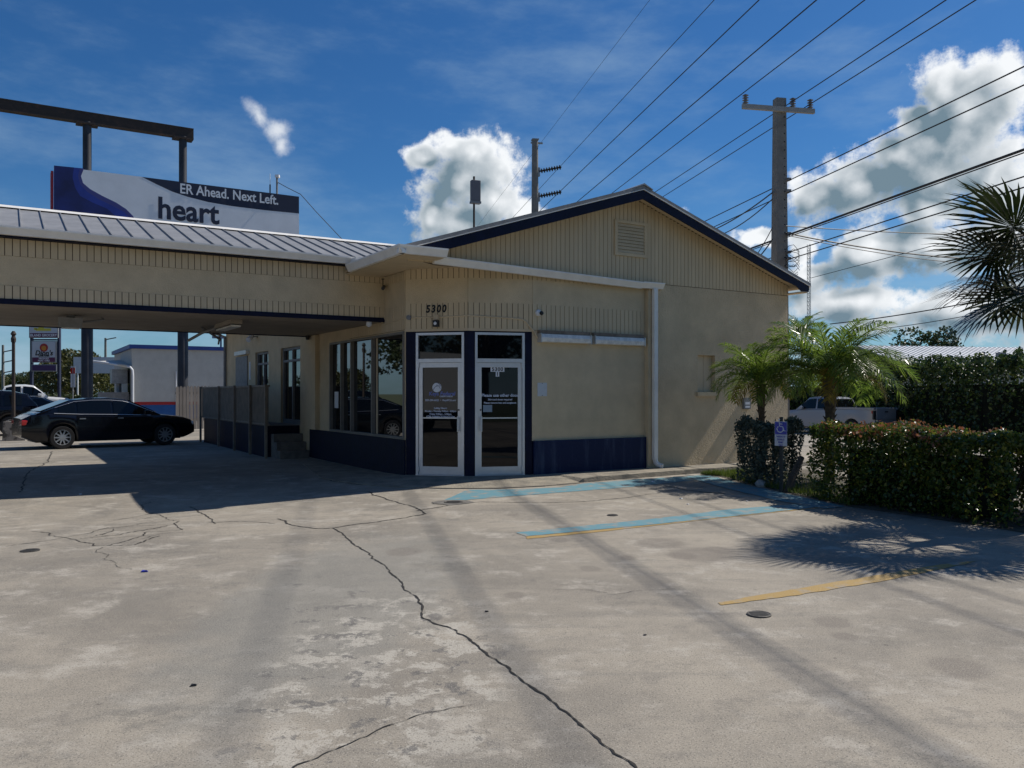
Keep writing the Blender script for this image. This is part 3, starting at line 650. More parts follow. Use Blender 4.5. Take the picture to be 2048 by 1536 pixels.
# gutters: profile swept
def gutter(p, q, nrm, z0a, z1a, z0b, z1b, name='gutter', depth=.13):
    p, q, nr = Vector(p), Vector(q), Vector(nrm)
    def prof(c, z0, z1): h_ = z1 - z0; return [c + nr * x + Vector((0, 0, z0 + y * h_)) for x, y in ((0, 0), (depth * .55, 0), (depth * .62, .2), (depth * .8, .5), (depth, .82), (depth, 1), (depth * .9, 1), (depth * .9, .86), (depth * .08, .3), (0, 1))]
    a, b = prof(p, z0a, z1a), prof(q, z0b, z1b); n = len(a)
    return MB().add(a + b, [tuple(range(n)), tuple(range(2 * n - 1, n - 1, -1))] + [(i, (i + 1) % n, n + (i + 1) % n, n + i) for i in range(n)]).build(name, m_white, bld)
gutter((-2.09, -.10, 0), (2.50, -.10, 0), (0, -1, 0), 3.80, 3.925, 3.675, 3.80)
gutter((2.505, -.10, 0), (3.06, -.10, 0), (0, -1, 0), 3.69, 3.81, 3.70, 3.815)
gutter((EL - .0, 1.86, 0), (EL - .0, -.62, 0), (-1, 0, 0), 3.85, 3.99, 3.85, 3.99)
gutter((EL - .12, -.50, 0), (-2.05, -.50, 0), (0, -1, 0), 3.85, 3.985, 3.85, 3.985)
gutter((-13.2, 2.03, 0), (EL + .08, 2.03, 0), (0, -1, 0), 4.02, 4.145, 4.02, 4.145)
MB().box(EL - .02, EL + .16, 1.60, 1.88, 3.99, 4.10).build('gutter_end', m_white, bld)
dp = MB(); dp.box(2.80, 2.90, -.20, -.115, .24, 3.70); dp.build('downspout', m_white, bld, bevel=.012)
el_ = MB(); pts = [(2.85, -.157, .26), (2.86, -.17, .19), (2.89, -.22, .135), (2.93, -.30, .115)]; el_.tube(pts, [.052, .054, .054, .052], 8); el_.build('downspout_elbow', m_white, bld)
wb(MB(), f_rw, -.02, .06, -.1, .004, 0, 3.66).build('corner_trim', m_tan, bld)

# canopy
CV0, CV1, CL = 2.24, 7.0, -13.0
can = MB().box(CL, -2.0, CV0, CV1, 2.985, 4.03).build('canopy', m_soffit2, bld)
f_can = frame((CL, CV0), (-2.0, CV0)); su = lambda u: u - CL
k = int((-2.0 - (-9.0)) / PW); u_first = -2.0 - PW * k
planks(can, f_can, su(u_first), su(-2.0), 3.06, 3.265, .005); planks(can, f_can, su(u_first), su(-2.0), 3.735, 4.02, .005)
ob = MB(); u = u_first - PW
while u > CL:
    for a, b in ((3.06, 3.265), (3.735, 4.02)): wb(ob, f_can, su(u) + .004, su(u) + .1, 0, .017, a, b)
    u -= PW
ob.build('more_planks', m_plank, can, kind='stuff')
wb(MB(), f_can, 0, 11, 0, .012, 3.268, 3.732).build('smooth_band', m_tan, can)
for s in (su(-7.55), su(-2.62), su(-5.0)): wb(MB(), f_can, s, s + .05, .0125, .0145, 3.27, 3.73).build('joint_strip', m_tan, can)
wb(MB(), f_can, 0, 11, 0, .035, 2.975, 3.06).build('lower_trim', m_navy, can)
wb(MB(), f_can, 0, 11 - .75, 0, .20, 4.0, 4.035).build('upper_trim', m_navy, can)
MB().box(CL, -2.0, CV1, CV1 + .035, 2.965, 3.05).build('rear_trim', m_navy, can)
VRG, ZR0, ZRG = 4.75, 4.09, 4.96
MB().extr([(CL, 2.0, 4.035), (CL, VRG, ZRG - .03), (CL, 7.5, 4.035)], (10.6, 0, 0)).build('roof_deck', m_soffit, can)
pan = MB(); dy = VRG - 1.93; pan.hexa([(.006, 0, -.006), (.318, 0, -.006), (.318, dy, ZRG - ZR0 - .006), (.006, dy, ZRG - ZR0 - .006)], [(.006, 0, .006), (.318, 0, .006), (.318, dy, ZRG - ZR0 + .006), (.006, dy, ZRG - ZR0 + .006)])
pan.hexa([(-.012, 0, -.006), (.012, 0, -.006), (.012, dy, ZRG - ZR0 - .006), (-.012, dy, ZRG - ZR0 - .006)], [(-.008, 0, .034), (.008, 0, .034), (.008, dy, ZRG - ZR0 + .034), (-.008, dy, ZRG - ZR0 + .034)])
pm = pan.mesh('roof_panel', m_roof); u = .3
while u > CL: link('roof_panel', pm, can, (u, 1.93, ZR0)); u -= .324
MB().extr([(CL, VRG - .02, ZRG - .012), (.55, VRG - .02, ZRG - .012), (.55, 7.6, ZR0 - .03), (CL, 7.6, ZR0 - .03)], (0, 0, .012)).build('rear_roof', m_roof, can)
MB().extr([(CL - .02, VRG - .14, ZRG - .01), (CL - .02, VRG, ZRG + .055), (CL - .02, VRG + .14, ZRG - .01)], (13.6, 0, 0)).build('ridge_cap', m_white, can)
for v_ in (3.0, 6.4): MB().box(CL + .1, CL + .3, v_ - .1, v_ + .1, -.15, 2.99).build('canopy_column', m_navy, can)
# conduit run, boxes
cd = MB(); pts = [wp(f_f1, .12, .022, 2.985), wp(f_f1, .6, .022, 2.985), wp(f_f1, 1.0, .022, 2.99), wp(f_f1, 1.19, .024, 3.0), wp(f_f2, .3, .022, 2.99), wp(f_f2, .75, .022, 2.97), wp(f_f2, 1.0, .022, 2.955), wp(f_f2, 1.1, .022, 2.90), wp(f_f2, 1.16, .03, 2.82), wp(f_in, .02, .03, 2.74), wp(f_in, .1, .03, 2.62)]
cd.tube(pts, .015, 6); cd.tube([wp(f_win, sv(2.2), .022, 2.93), wp(f_win, sv(1.25), .022, 2.985), wp(f_f1, .1, .022, 2.985)], .012, 6)
cd.tube([wp(f_win, sv(2.20), .02, 3.70), wp(f_win, sv(2.20), .02, 3.05), wp(f_win, sv(2.28), .05, 2.92)], .008, 6); cd.build('conduit', m_soffit, bld)
jb = MB(); jb.tube([wp(f_f1, .07, .0, 2.985), wp(f_f1, .07, .05, 2.985)], .045, 12); jb.build('junction_box', m_grey, bld)

# ------------------------------------------------------------------ fixtures mounted on the building (each a thing)
def bw(p): return bld.matrix_basis @ Vector(p)          # local building point to world
def thing_at(name, p, label, cat, group=None, d=(1, 0)):
    w = bw(p); return empty(name, w, RZ + math.atan2(d[1], d[0]), label, cat, group)
m_diff = mat('frosted_diffuser', (.76, .74, .68), .35, .15, 12)
for i, (a, b, lab) in enumerate(((.12, 1.28, 'long weathered fluorescent wall light next to the right entrance door'), (1.37, 2.62, 'long weathered fluorescent wall light next to the downspout'))):
    t = thing_at('wall_light', wp(f_in, a, 0, 2.62), lab, 'light', 'fluorescent lights over the tan panel'); L_ = b - a
    MB().box(0, L_, -.09, 0, .075, .14).build('housing', mat('weathered_housing', (.20, .16, .12), .7, .3, 6), t)
    MB().extr([(.01, -.001, .07), (.01, -.10, .07), (.01, -.135, 0), (.01, -.12, -.075), (.01, -.02, -.085), (.01, -.001, -.07)], (L_ - .02, 0, 0)).build('diffuser', m_diff, t)
    MB().box(0, .012, -.14, -.001, -.09, .08).box(L_ - .012, L_, -.14, -.001, -.09, .08).build('end_cap', m_alu, t)
t = thing_at('dome_camera', wp(f_in, .12, 0, 3.08), 'white dome security camera on boards over the right door', 'camera')
MB().lathe([(.055, 0), (.06, .03), (.058, .05), (.05, .055)], 16, axis='y').mesh('x'); 
q = MB().lathe([(.058, 0), (.062, -.035), (.055, -.06), (.03, -.075)], 16, axis='y').build('base', m_whitep, t, True)
MB().lathe([(.001, -.066), (.03, -.085), (.042, -.11), (.03, -.135), (.001, -.145)], 14, (.02, 0, -.01), axis='y').build('eye', m_black, t, True)
t = thing_at('flood_lamp', wp(f_f1, .62, 0, 2.93), 'small square sensor lamp under the black house number', 'lamp', d=(f_f1[1].x, f_f1[1].y))
MB().box(-.045, .045, -.09, -.001, .0, .09).build('bracket_box', m_soffit, t)
MB().box(-.05, .05, -.12, -.03, -.13, -.01).build('lamp_body', m_black, t); MB().lathe([(.028, -.122), (.03, -.13), (.001, -.14)], 12, (0, 0, -.07), axis='y').build('lens', m_whitep, t)
t = thing_at('spot_camera', wp(f_win, sv(2.05), 0, 3.80), 'small bullet camera hanging under the corner soffit', 'camera', d=(0, -1))
MB().tube([(0, -.12, 0), (0, -.12, -.16)], .008, 6).build('stem', m_black, t); MB().tube([(-.09, -.06, -.14), (.10, -.16, -.2)], .035, 10).build('body', m_black, t)
MB().tube([(0, -.12, .0), (0, -.12, -.012)], .03, 8).build('mount', m_black, t)
t = thing_at('paper_notice', wp(f_in, .12, 0, 1.66), 'blank white sheet screwed to the tan wall right of the doors', 'notice')
MB().box(0, .21, -.006, 0, -.13, .12).build('sheet', mat('faded_white_sheet', (.55, .57, .58), .5, .05, 5), t)
MB().box(.095, .115, -.009, -.006, .10, .115).box(.095, .115, -.009, -.006, -.125, -.11).build('screws', m_grey, t)
t = thing_at('meter_box', wp(f_rw, 5.40 - 2.74, 0, 1.24), 'small dark meter box with white labels behind the left palm', 'box')
MB().box(0, .2, -.06, 0, 0, .25).build('case', m_grey, t); 
MB().box(.03, .17, -.064, -.06, .10, .15).box(.03, .17, -.064, -.06, .03, .07).build('label_plate', m_whitep, t)
t = thing_at('hose_tap', wp(f_rw, 2.62, 0, .12), 'short brown pipe with tap at the wall base', 'tap')
MB().tube([(0, -.06, -.04), (0, -.06, .3), (.0, -.12, .33)], .02, 8).build('pipe', m_rust, t); MB().lathe([(.04, 0), (.04, .01)], 8, (0, -.06, .33)).build('valve', m_rust, t)
# canopy lights
def canopy_point(x, y):   # point on the canopy ceiling seen at this pixel
    D = F * (2.985 - H) / (YH - y); return Vector(((x - CX) / F * D, D, 2.985))
p = canopy_point(141, 630); t = empty('canopy_floodlight', p, RZ, 'boxy floodlight under the canopy ceiling above the parked black sedan', 'light')
MB().hexa([(-.17, -.16, -.24), (.17, -.16, -.24), (.19, .15, -.21), (-.19, .15, -.21)], [(-.19, -.17, -.06), (.19, -.17, -.06), (.19, .17, -.04), (-.19, .17, -.04)]).build('lamp_box', m_grey, t)
MB().box(-.14, .14, -.12, .12, -.245, -.235).build('lens', m_diff, t); MB().tube([(.17, .0, -.12), (.55, .1, -.05), (.5, .1, 0)], .02, 6).box(-.06, .06, -.06, .06, -.05, 0).build('bracket', m_grey, t)
p = canopy_point(470, 640); t = empty('ceiling_strip_light', p, RZ, 'fluorescent strip light with dangling brackets under the canopy ceiling', 'light')
MB().box(-.11, .11, -.12, 1.3, -.08, 0).build('housing', m_soffit2, t); MB().box(-.09, .09, -.08, 1.26, -.135, -.10).build('tube_cover', m_diff, t)
MB().tube([(-.05, 1.3, -.06), (-.2, 2.1, -.12), (-.35, 2.8, -.25)], .03, 6).tube([(.05, 1.3, -.06), (.2, 2.3, -.18), (.3, 2.9, -.3)], .02, 6).tube([(-.25, 1.9, -.02), (.2, 2.2, -.25)], .025, 6).box(-.1, .1, 1.3, 1.36, -.12, 0).build('bracket', m_grey, t)
p = canopy_point(738, 643); t = empty('ceiling_lamp', p, 0, 'round white lamp globe at the canopy corner', 'lamp'); MB().lathe([(.05, 0), (.06, -.03), (.055, -.08), (.02, -.11)], 14).build('globe', m_whitep, t, True)
t = thing_at('wall_camera', wp(f_win, sv(6.6), .10, 2.93), 'small camera where the canopy ceiling meets the wall pier', 'camera', d=(0, -1)); MB().lathe([(.05, .04), (.055, 0), (.04, -.06)], 10, (0, -.07, 0)).box(-.02, .02, -.07, 0, .02, .04).build('body', m_black, t)
t = thing_at('side_strip_light', wp(f_win, sv(14.4), 0, 2.85), 'pale strip light over the far service door beyond the railing', 'light', d=(0, -1))
MB().box(0, 1.5, -.12, 0, -.06, .06).build('tube_cover', m_diff, t)
t = thing_at('side_spotlight', wp(f_win, sv(11.9), 0, 3.25), 'small tilted spotlight high on the wall above the railing', 'light', d=(0, -1))
MB().tube([(0, 0, 0), (0, -.15, .02)], .02, 6).build('arm', m_grey, t); MB().tube([(-.12, -.12, .05), (.08, -.3, -.1)], [.05, .08], 10).build('lamp_head', m_whitep, t)

# ------------------------------------------------------------------ billboard behind the canopy
D1 = 36.6; bp0 = ray(108, D1); bb = empty('billboard', Vector((bp0.x, bp0.y, 0)), RZ, 'big advertising billboard with navy and white panel on steel posts behind the canopy', 'billboard')
m_bwhite = mat('billboard_white_vinyl', (.78, .79, .82), .6, .05, 1); m_bnavy = mat('billboard_navy_vinyl', (.012, .018, .045), .6, 0)
m_b1 = mat('billboard_blue_vinyl', (.010, .020, .14), .6, .3, .8); m_b2 = mat('billboard_mid_blue_vinyl', (.02, .045, .30), .6, .2, .8); m_b3 = mat('billboard_violet_vinyl', (.05, .055, .22), .6, 0)
ZT, ZBt = 11.68, 8.3
MB().box(0, 11, 0, .22, ZBt, ZT).build('sign_panel', m_bwhite, bb)
def bpoly(pts, name, m, lift): MB().extr([(x, -.004 * lift, z) for x, z in pts], (0, .0035, 0)).build(name, m, bb)
def px2b(x, y):      # photo pixel to the billboard face
    r = (x - CX) / F; t_ = (r * bp0.y - bp0.x) / (U.x - r * U.y); D = bp0.y + U.y * t_; return t_, H + (YH - y) / F * D
bpoly([(px2b(284, 352)[0], ZT), (11, ZT)] + [px2b(*p) for p in [(598,427),(531,420.5),(462,412),(416,404),(375,393.5),(344,383),(312,368)]], 'navy_banner', m_bnavy, 1)
bpoly([px2b(*p) for p in [(108,331),(168,337),(162,352),(166,366),(180,378),(205,392),(232,405),(252,418),(266,432),(275,450),(280,475),(108,475)]], 'blue_wave', m_b3, 1)
bpoly([px2b(*p) for p in [(108,331),(160,336.5),(156,352),(160,368),(175,384),(200,400),(226,412),(248,424),(262,440),(268,475),(108,475)]], 'blue_wave', m_b2, 2)
bpoly([px2b(*p) for p in [(108,331),(148,335),(145,355),(150,375),(160,392),(185,405),(215,418),(240,440),(250,475),(108,475)]], 'blue_wave', m_b1, 3)
m_bgrey = mat('billboard_pale_lettering', (.75, .77, .8), .6, 0)
def btext(body, px, size, m, **k):
    s_, z_ = px2b(*px); return text('lettering', body, size, m, bb, facing((s_, -.018, z_), (1, 0, 0), (0, -1, 0)), extrude=.002, **k)
btext('ER Ahead. Next Left.', (461, 390), .66, m_bgrey, bold=.012, sx=.83)
btext('heart', (377, 424), 1.42, m_bnavy, bold=.035, sx=.92)
MB().box(-.12, -.02, .0, .7, ZBt, 11.45).build('red_side_panel', mat('red_sign_edge', (.30, .015, .03), .6, 0), bb)
for s in (1.35, 5.48):
    po = MB(); po.lathe([(.245, -.3), (.245, 6.6), (.185, 6.7), (.185, 14.0)], 18, (s, .55, 0)); po.build('steel_post', mat('dark_painted_post', (.022, .025, .034), .6, .3, 2), bb, True)
bm_ = MB()
bm_.box(-6, 5.95, .42, .46, 13.98, 14.40); bm_.box(-6, 5.95, .72, .76, 13.98, 14.40); bm_.box(-6, 5.952, .40, .78, 14.40, 14.44); bm_.box(-6, 5.952, .40, .78, 13.94, 13.98)
for s in (1.35, 5.48): bm_.box(s - .45, s + .45, .30, .88, 13.86, 13.94)
bm_.build('old_top_beam', m_rust, bb)
st_ = MB()
for s in (.5, 3.2, 7.5, 10.4): st_.box(s, s + .12, .24, .34, ZBt, ZT - .1)
st_.box(0.1, 10.9, .34, .44, 9.0, 9.15); st_.box(.1, 10.9, .34, .44, 10.6, 10.75); st_.build('panel_stringers', m_rust, bb)
t = empty('whip_antenna', bb.matrix_basis @ Vector((9.55, .1, ZT)), 0, 'thin white whip antenna on the billboard top edge', 'antenna'); MB().tube([(0, 0, 0), (0, 0, .45)], .035, 6).build('base', m_black, t); MB().tube([(0, 0, .45), (0, 0, 1.0)], .014, 5).build('whip', m_whitep, t)
t = empty('billboard_camera', bb.matrix_basis @ Vector((9.9, .1, ZT)), 0, 'grey post with small camera and cable on the billboard top', 'camera'); MB().tube([(0, 0, 0), (0, 0, .85)], .05, 8).build('post', m_grey, t); MB().box(-.08, .12, -.1, .1, .85, .98).build('camera_head', m_whitep, t)
MB().tube([(.05, 0, .6), (.5, 0, .35), (1.2, 0, .0), (2.0, 0, -.9), (3.6, .2, -2.6), (5.2, .5, -4.2)], .018, 5).build('cable', m_wire, t)

# ------------------------------------------------------------------ poles, wires, antennas
WD = Vector((-(CX - 700) / F, 1, 0)).normalized()       # direction the lines run
ca = Vector((WD.y, -WD.x, 0))
PD = 26.0; pp0 = ray(1559, PD)
up = empty('concrete_utility_pole', Vector((pp0.x, pp0.y, -.5)), math.atan2(ca.y, ca.x), 'square grey concrete utility pole with short white crossarm behind the roof', 'utility pole')
zt = H + (YH - 198) / F * PD + .5
MB().hexa([(-.24, -.22, 0), (.24, -.22, 0), (.24, .22, 0), (-.24, .22, 0)], [(-.16, -.13, zt), (.16, -.13, zt), (.16, .13, zt), (-.16, .13, zt)]).build('shaft', m_concpole, up)
hl = MB()
for i in range(30): hl.box(.07, .11, -(.22 - .09 * (3.2 + i * .26) / zt) - .004, -.15, 3.2 + i * .26, 3.235 + i * .26)
arm_z = H + (YH - 222) / F * PD + .5
arm = MB().box(-1.36, 1.08, -.25, -.145, arm_z - .085, arm_z + .06).build('crossarm', mat('pale_grey_crossarm', (.30, .30, .29), .7, .1, 5), up)
def insulator(mb, c, ax, L_, r0=.07, n=4, core=.03):
    prof = [(core, 0)]
    for i in range(n): z = L_ * (i + .3) / n; prof += [(core, z), (r0, z + .02), (r0 * .96, z + L_ / n * .3), (core, z + L_ / n * .45)]
    prof += [(core, L_)]; m2 = MB().lathe(prof, 10); q_ = Vector(ax).to_track_quat('Z', 'Y').to_matrix()
    return mb.add([q_ @ Vector(v_) + Vector(c) for v_ in m2.v], m2.f)
m_ins = mat('grey_porcelain', (.16, .16, .17), .3, 0)
for x_ in (-1.26, .34, .94): insulator(MB(), (x_, -.2, arm_z + .06), (0, 0, 1), .30, .10, 4, .045).build('insulator', m_ins, up, True)
for zz in (8.78, 8.42, 7.08, 6.5, 6.3): MB().box(.14, .26, -.26, -.12, zz - .03, zz + .05).build('bracket', m_grey, up)
hl.build('bolt_holes', m_black, up, kind='stuff')
wirefar, wirenear = 55, -30
def wire(px, D, r, label, sag=.0, s0=None, s1=None):
    p = ray(px[0], D, px[1]); a = p + WD * (wirefar if s1 is None else s1); b = p - WD * (D - wirenear if s0 is None else s0)
    pts = [b.lerp(p, i / 8) - Vector((0, 0, sag * 4 * (i / 8) * (1 - i / 8))) for i in range(9)] + [p.lerp(a, i / 8) - Vector((0, 0, sag * 4 * (i / 8) * (1 - i / 8))) for i in range(1, 9)]
    o = MB().tube([q - p for q in pts], r, 6).build('power_line', m_wire, loc=p); return tag(o, label, 'wire', 'overhead lines')
for px, lab in (((1477, 193), 'black wire on the left end insulator of the concrete pole crossarm'), ((1580, 206), 'black wire on the crossarm insulator just right of the concrete pole'), ((1616, 211), 'black wire on the right end insulator of the concrete pole crossarm')): wire(px, PD - .25, .0145, lab)
for y_, lab, r in ((362, 'upper of the two spaced cables below the concrete pole crossarm', .016), (386, 'lower of the two spaced cables below the concrete pole crossarm', .016), (470, 'thick bundled cable leaving the concrete pole at mid height', .03), (474, 'thin cable lashed just beneath the thick bundled cable', .014), (505, 'upper telephone cable low on the concrete pole', .016), (519, 'lowest telephone cable on the concrete pole', .016)): wire((1576, y_), PD - .1, r, lab)
TD = 58.0; tp0 = ray(1070, TD)
tp = empty('transmission_pole', Vector((tp0.x, tp0.y, -.6)), math.atan2(ca.y, ca.x), 'tall grey transmission pole with ribbed side insulators behind the gable roof', 'utility pole'); ztp = H + (YH - 280) / F * TD + .6
MB().lathe([(.36, 0), (.22, ztp)], 14).build('shaft', m_concpole, tp, True); MB().box(-.3, .55, -.06, .06, ztp - .25, ztp - .15).box(-.24, .24, -.24, .24, ztp - .02, ztp + .05).build('top_bracket', m_steel, tp)
for y_ in (331, 381, 431):
    z_ = H + (YH - y_) / F * TD + .6
    insulator(MB(), (.2, 0, z_ - .42), (1, 0, .24), 1.75, .17, 9, .06).build('insulator', m_black, tp, True); MB().box(.18, .34, -.12, .12, z_ - .75, z_ - .15).build('mount', m_steel, tp)
for y_, lab in ((331, 'black power wire on the topmost ribbed insulator of the far pole'), (381, 'black power wire on the second ribbed insulator of the far pole'), (431, 'black power wire on the hidden third insulator of the far pole')): wire((1122, y_), TD, 0.016 if y_ == 331 else .022, lab)
wire((1083, 284), TD, .009, 'thin shield wire from the very top of the far pole')
# service drops from the concrete pole
def cable(a, b, r, sag, name, label):
    pts = [a.lerp(b, i / 12) - Vector((0, 0, sag * 4 * (i / 12) * (1 - i / 12))) for i in range(13)]
    o = MB().tube([p - a for p in pts], r, 5).build(name, m_wire, loc=a); tag(o, label, 'wire', 'service drops')
pc = lambda y: ray(1572, PD - .2, y)
cable(pc(452), ray(2120, 30, 470), .016, .1, 'service_cable', 'nearly level cable from the concrete pole to the right')
cable(pc(466), ray(2060, 33, 520), .026, .25, 'service_cable', 'thick drooping cable from the concrete pole to the right')
cable(pc(470), ray(2100, 31, 535), .014, .25, 'service_cable', 'thin drooping cable under the thick right-hand drop')
cable(ray(1545, PD - .2, 385), ray(1400, 34, 470), .022, .15, 'service_cable', 'tangled drop cable leaving the pole leftward to the roof, upper one')
cable(ray(1545, PD - .2, 398), ray(1395, 33, 480), .018, .3, 'service_cable', 'tangled drop cable leaving the pole leftward to the roof, lower one')
cable(ray(1545, PD - .2, 455), ray(1490, 27, 540), .014, .1, 'service_cable', 'steep thin cable from the pole down behind the rake')
cable(ray(1545, PD - .2, 478), ray(1500, 26.5, 530), .02, .08, 'service_cable', 'short thick cable looping from the pole toward the rake')
cable(ray(1622, 60, 556), ray(2100, 40, 430), .02, .0, 'service_cable', 'rising cable right of the lattice mast')
cable(ray(1660, 36, 648), ray(2150, 26, 560), .022, .15, 'service_cable', 'thick low cable passing behind the fan palm')
cable(ray(1740, 40, 660), ray(2150, 30, 585), .016, .15, 'service_cable', 'thin low cable passing behind the fan palm')
lp = MB()
for i in range(7):
    a = random.uniform(0, 6.28); y_ = 505 + i * 6; c_ = ray(1578, PD - .32, y_)
    lp.tube([c_ + Vector((.1 + .22 * math.cos(w), -.02, .2 * math.sin(w) * random.uniform(.6, 1.3))) for w in [j * .7 for j in range(9)]], .009, 5)
lo = lp.build('cable_loop', m_wire, up); lo.parent = None; tag(lo, 'coiled spare cable loops hanging on the concrete pole', 'cable')
# lattice mast
MD = 190; mp0 = ray(1618, MD); mz = H + (YH - 483) / F * MD
lm = empty('lattice_mast', Vector((mp0.x, mp0.y, -.6)), .3, 'thin pale lattice radio mast in the distance right of the roof', 'mast'); ms = MB(); rr = .42
leg3 = [(rr * math.cos(a), rr * math.sin(a)) for a in (0, 2.094, 4.189)]
for x_, y_ in leg3: ms.tube([(x_, y_, 0), (x_, y_, mz)], .06, 5)
ms.build('mast_leg', m_steel, lm); br_ = MB(); z_ = 0; i = 0
while z_ < mz - 1:
    for j in range(3): a, b = leg3[j], leg3[(j + 1) % 3]; br_.tube([(*a, z_), (*b, z_ + .9)], .035, 4); br_.tube([(*a, z_), (*b, z_)], .035, 4)
    z_ += .9
br_.build('bracing', m_steel, lm, kind='stuff'); MB().lathe([(.9, 19.6), (.9, 20.0)], 10).build('ring_platform', m_steel, lm)
# boxed antenna over the roof
AD = 21; a0 = ray(948, AD); t = empty('panel_antenna', Vector((a0.x, a0.y, 4.2)), .4, 'grey boxy panel antenna on a thin mast behind the gable roof', 'antenna')
MB().tube([(0, 0, 0), (0, 0, H + (YH - 353) / F * AD - 4.2)], .028, 8).build('mast', m_rust, t)
za, zb_ = H + (YH - 362) / F * AD - 4.2, H + (YH - 408) / F * AD - 4.2
MB().box(-.1, .14, -.12, .02, zb_ + .06, za).build('antenna_box', mat('grey_antenna_shell', (.14, .13, .14), .6, .1, 4), t, bevel=.01); MB().box(-.11, .15, -.13, .03, zb_, zb_ + .055).build('antenna_base', m_grey, t)

# ------------------------------------------------------------------ vegetation
def leaf_cloud(n, fn, size, seed=0, flat=.0, aspect=.62):
    """n leaves (diamond of 2 triangles) at points given by fn(n)->(n,3)"""
    r = np.random.default_rng(seed); c = fn(r, n); s = size * r.uniform(.6, 1.35, (n, 1))
    a = r.normal(size=(n, 3)); a[:, 2] *= (1 - flat); a /= np.linalg.norm(a, axis=1, keepdims=True)
    b = r.normal(size=(n, 3)); b -= (b * a).sum(1, keepdims=True) * a; b /= np.linalg.norm(b, axis=1, keepdims=True)
    v = np.stack([c - a * s * .5, c + b * s * aspect * .5, c + a * s * .5, c - b * s * aspect * .5], 1).reshape(-1, 3)
    return v, np.arange(4 * n).reshape(-1, 4)
m_hedge = leafmat('sea_grape_leaves', (.03, .06, .012), (.10, .15, .025), .38, .28, (.22, .21, .03))
m_redleaf = leafmat('red_new_leaves', (.20, .06, .03), (.32, .15, .07), .4, .35, (.10, .13, .02))
m_hedge2 = leafmat('bright_hedge_leaves', (.03, .055, .010), (.085, .12, .022), .35, .35, (.15, .17, .03))
m_shrub = leafmat('buttonwood_leaves', (.05, .07, .05), (.13, .16, .115), .25, .5)
m_dark = leafmat('dark_hedge_leaves', (.018, .04, .012), (.06, .10, .024), .3, .4, (.12, .16, .03))
m_tree = leafmat('tree_leaves', (.022, .04, .010), (.06, .085, .022), .3, .5)
m_tree2 = leafmat('olive_tree_leaves', (.045, .055, .015), (.11, .11, .03), .3, .5)
m_twig = mat('dark_twigs', (.035, .028, .02), .95, .2, 10)
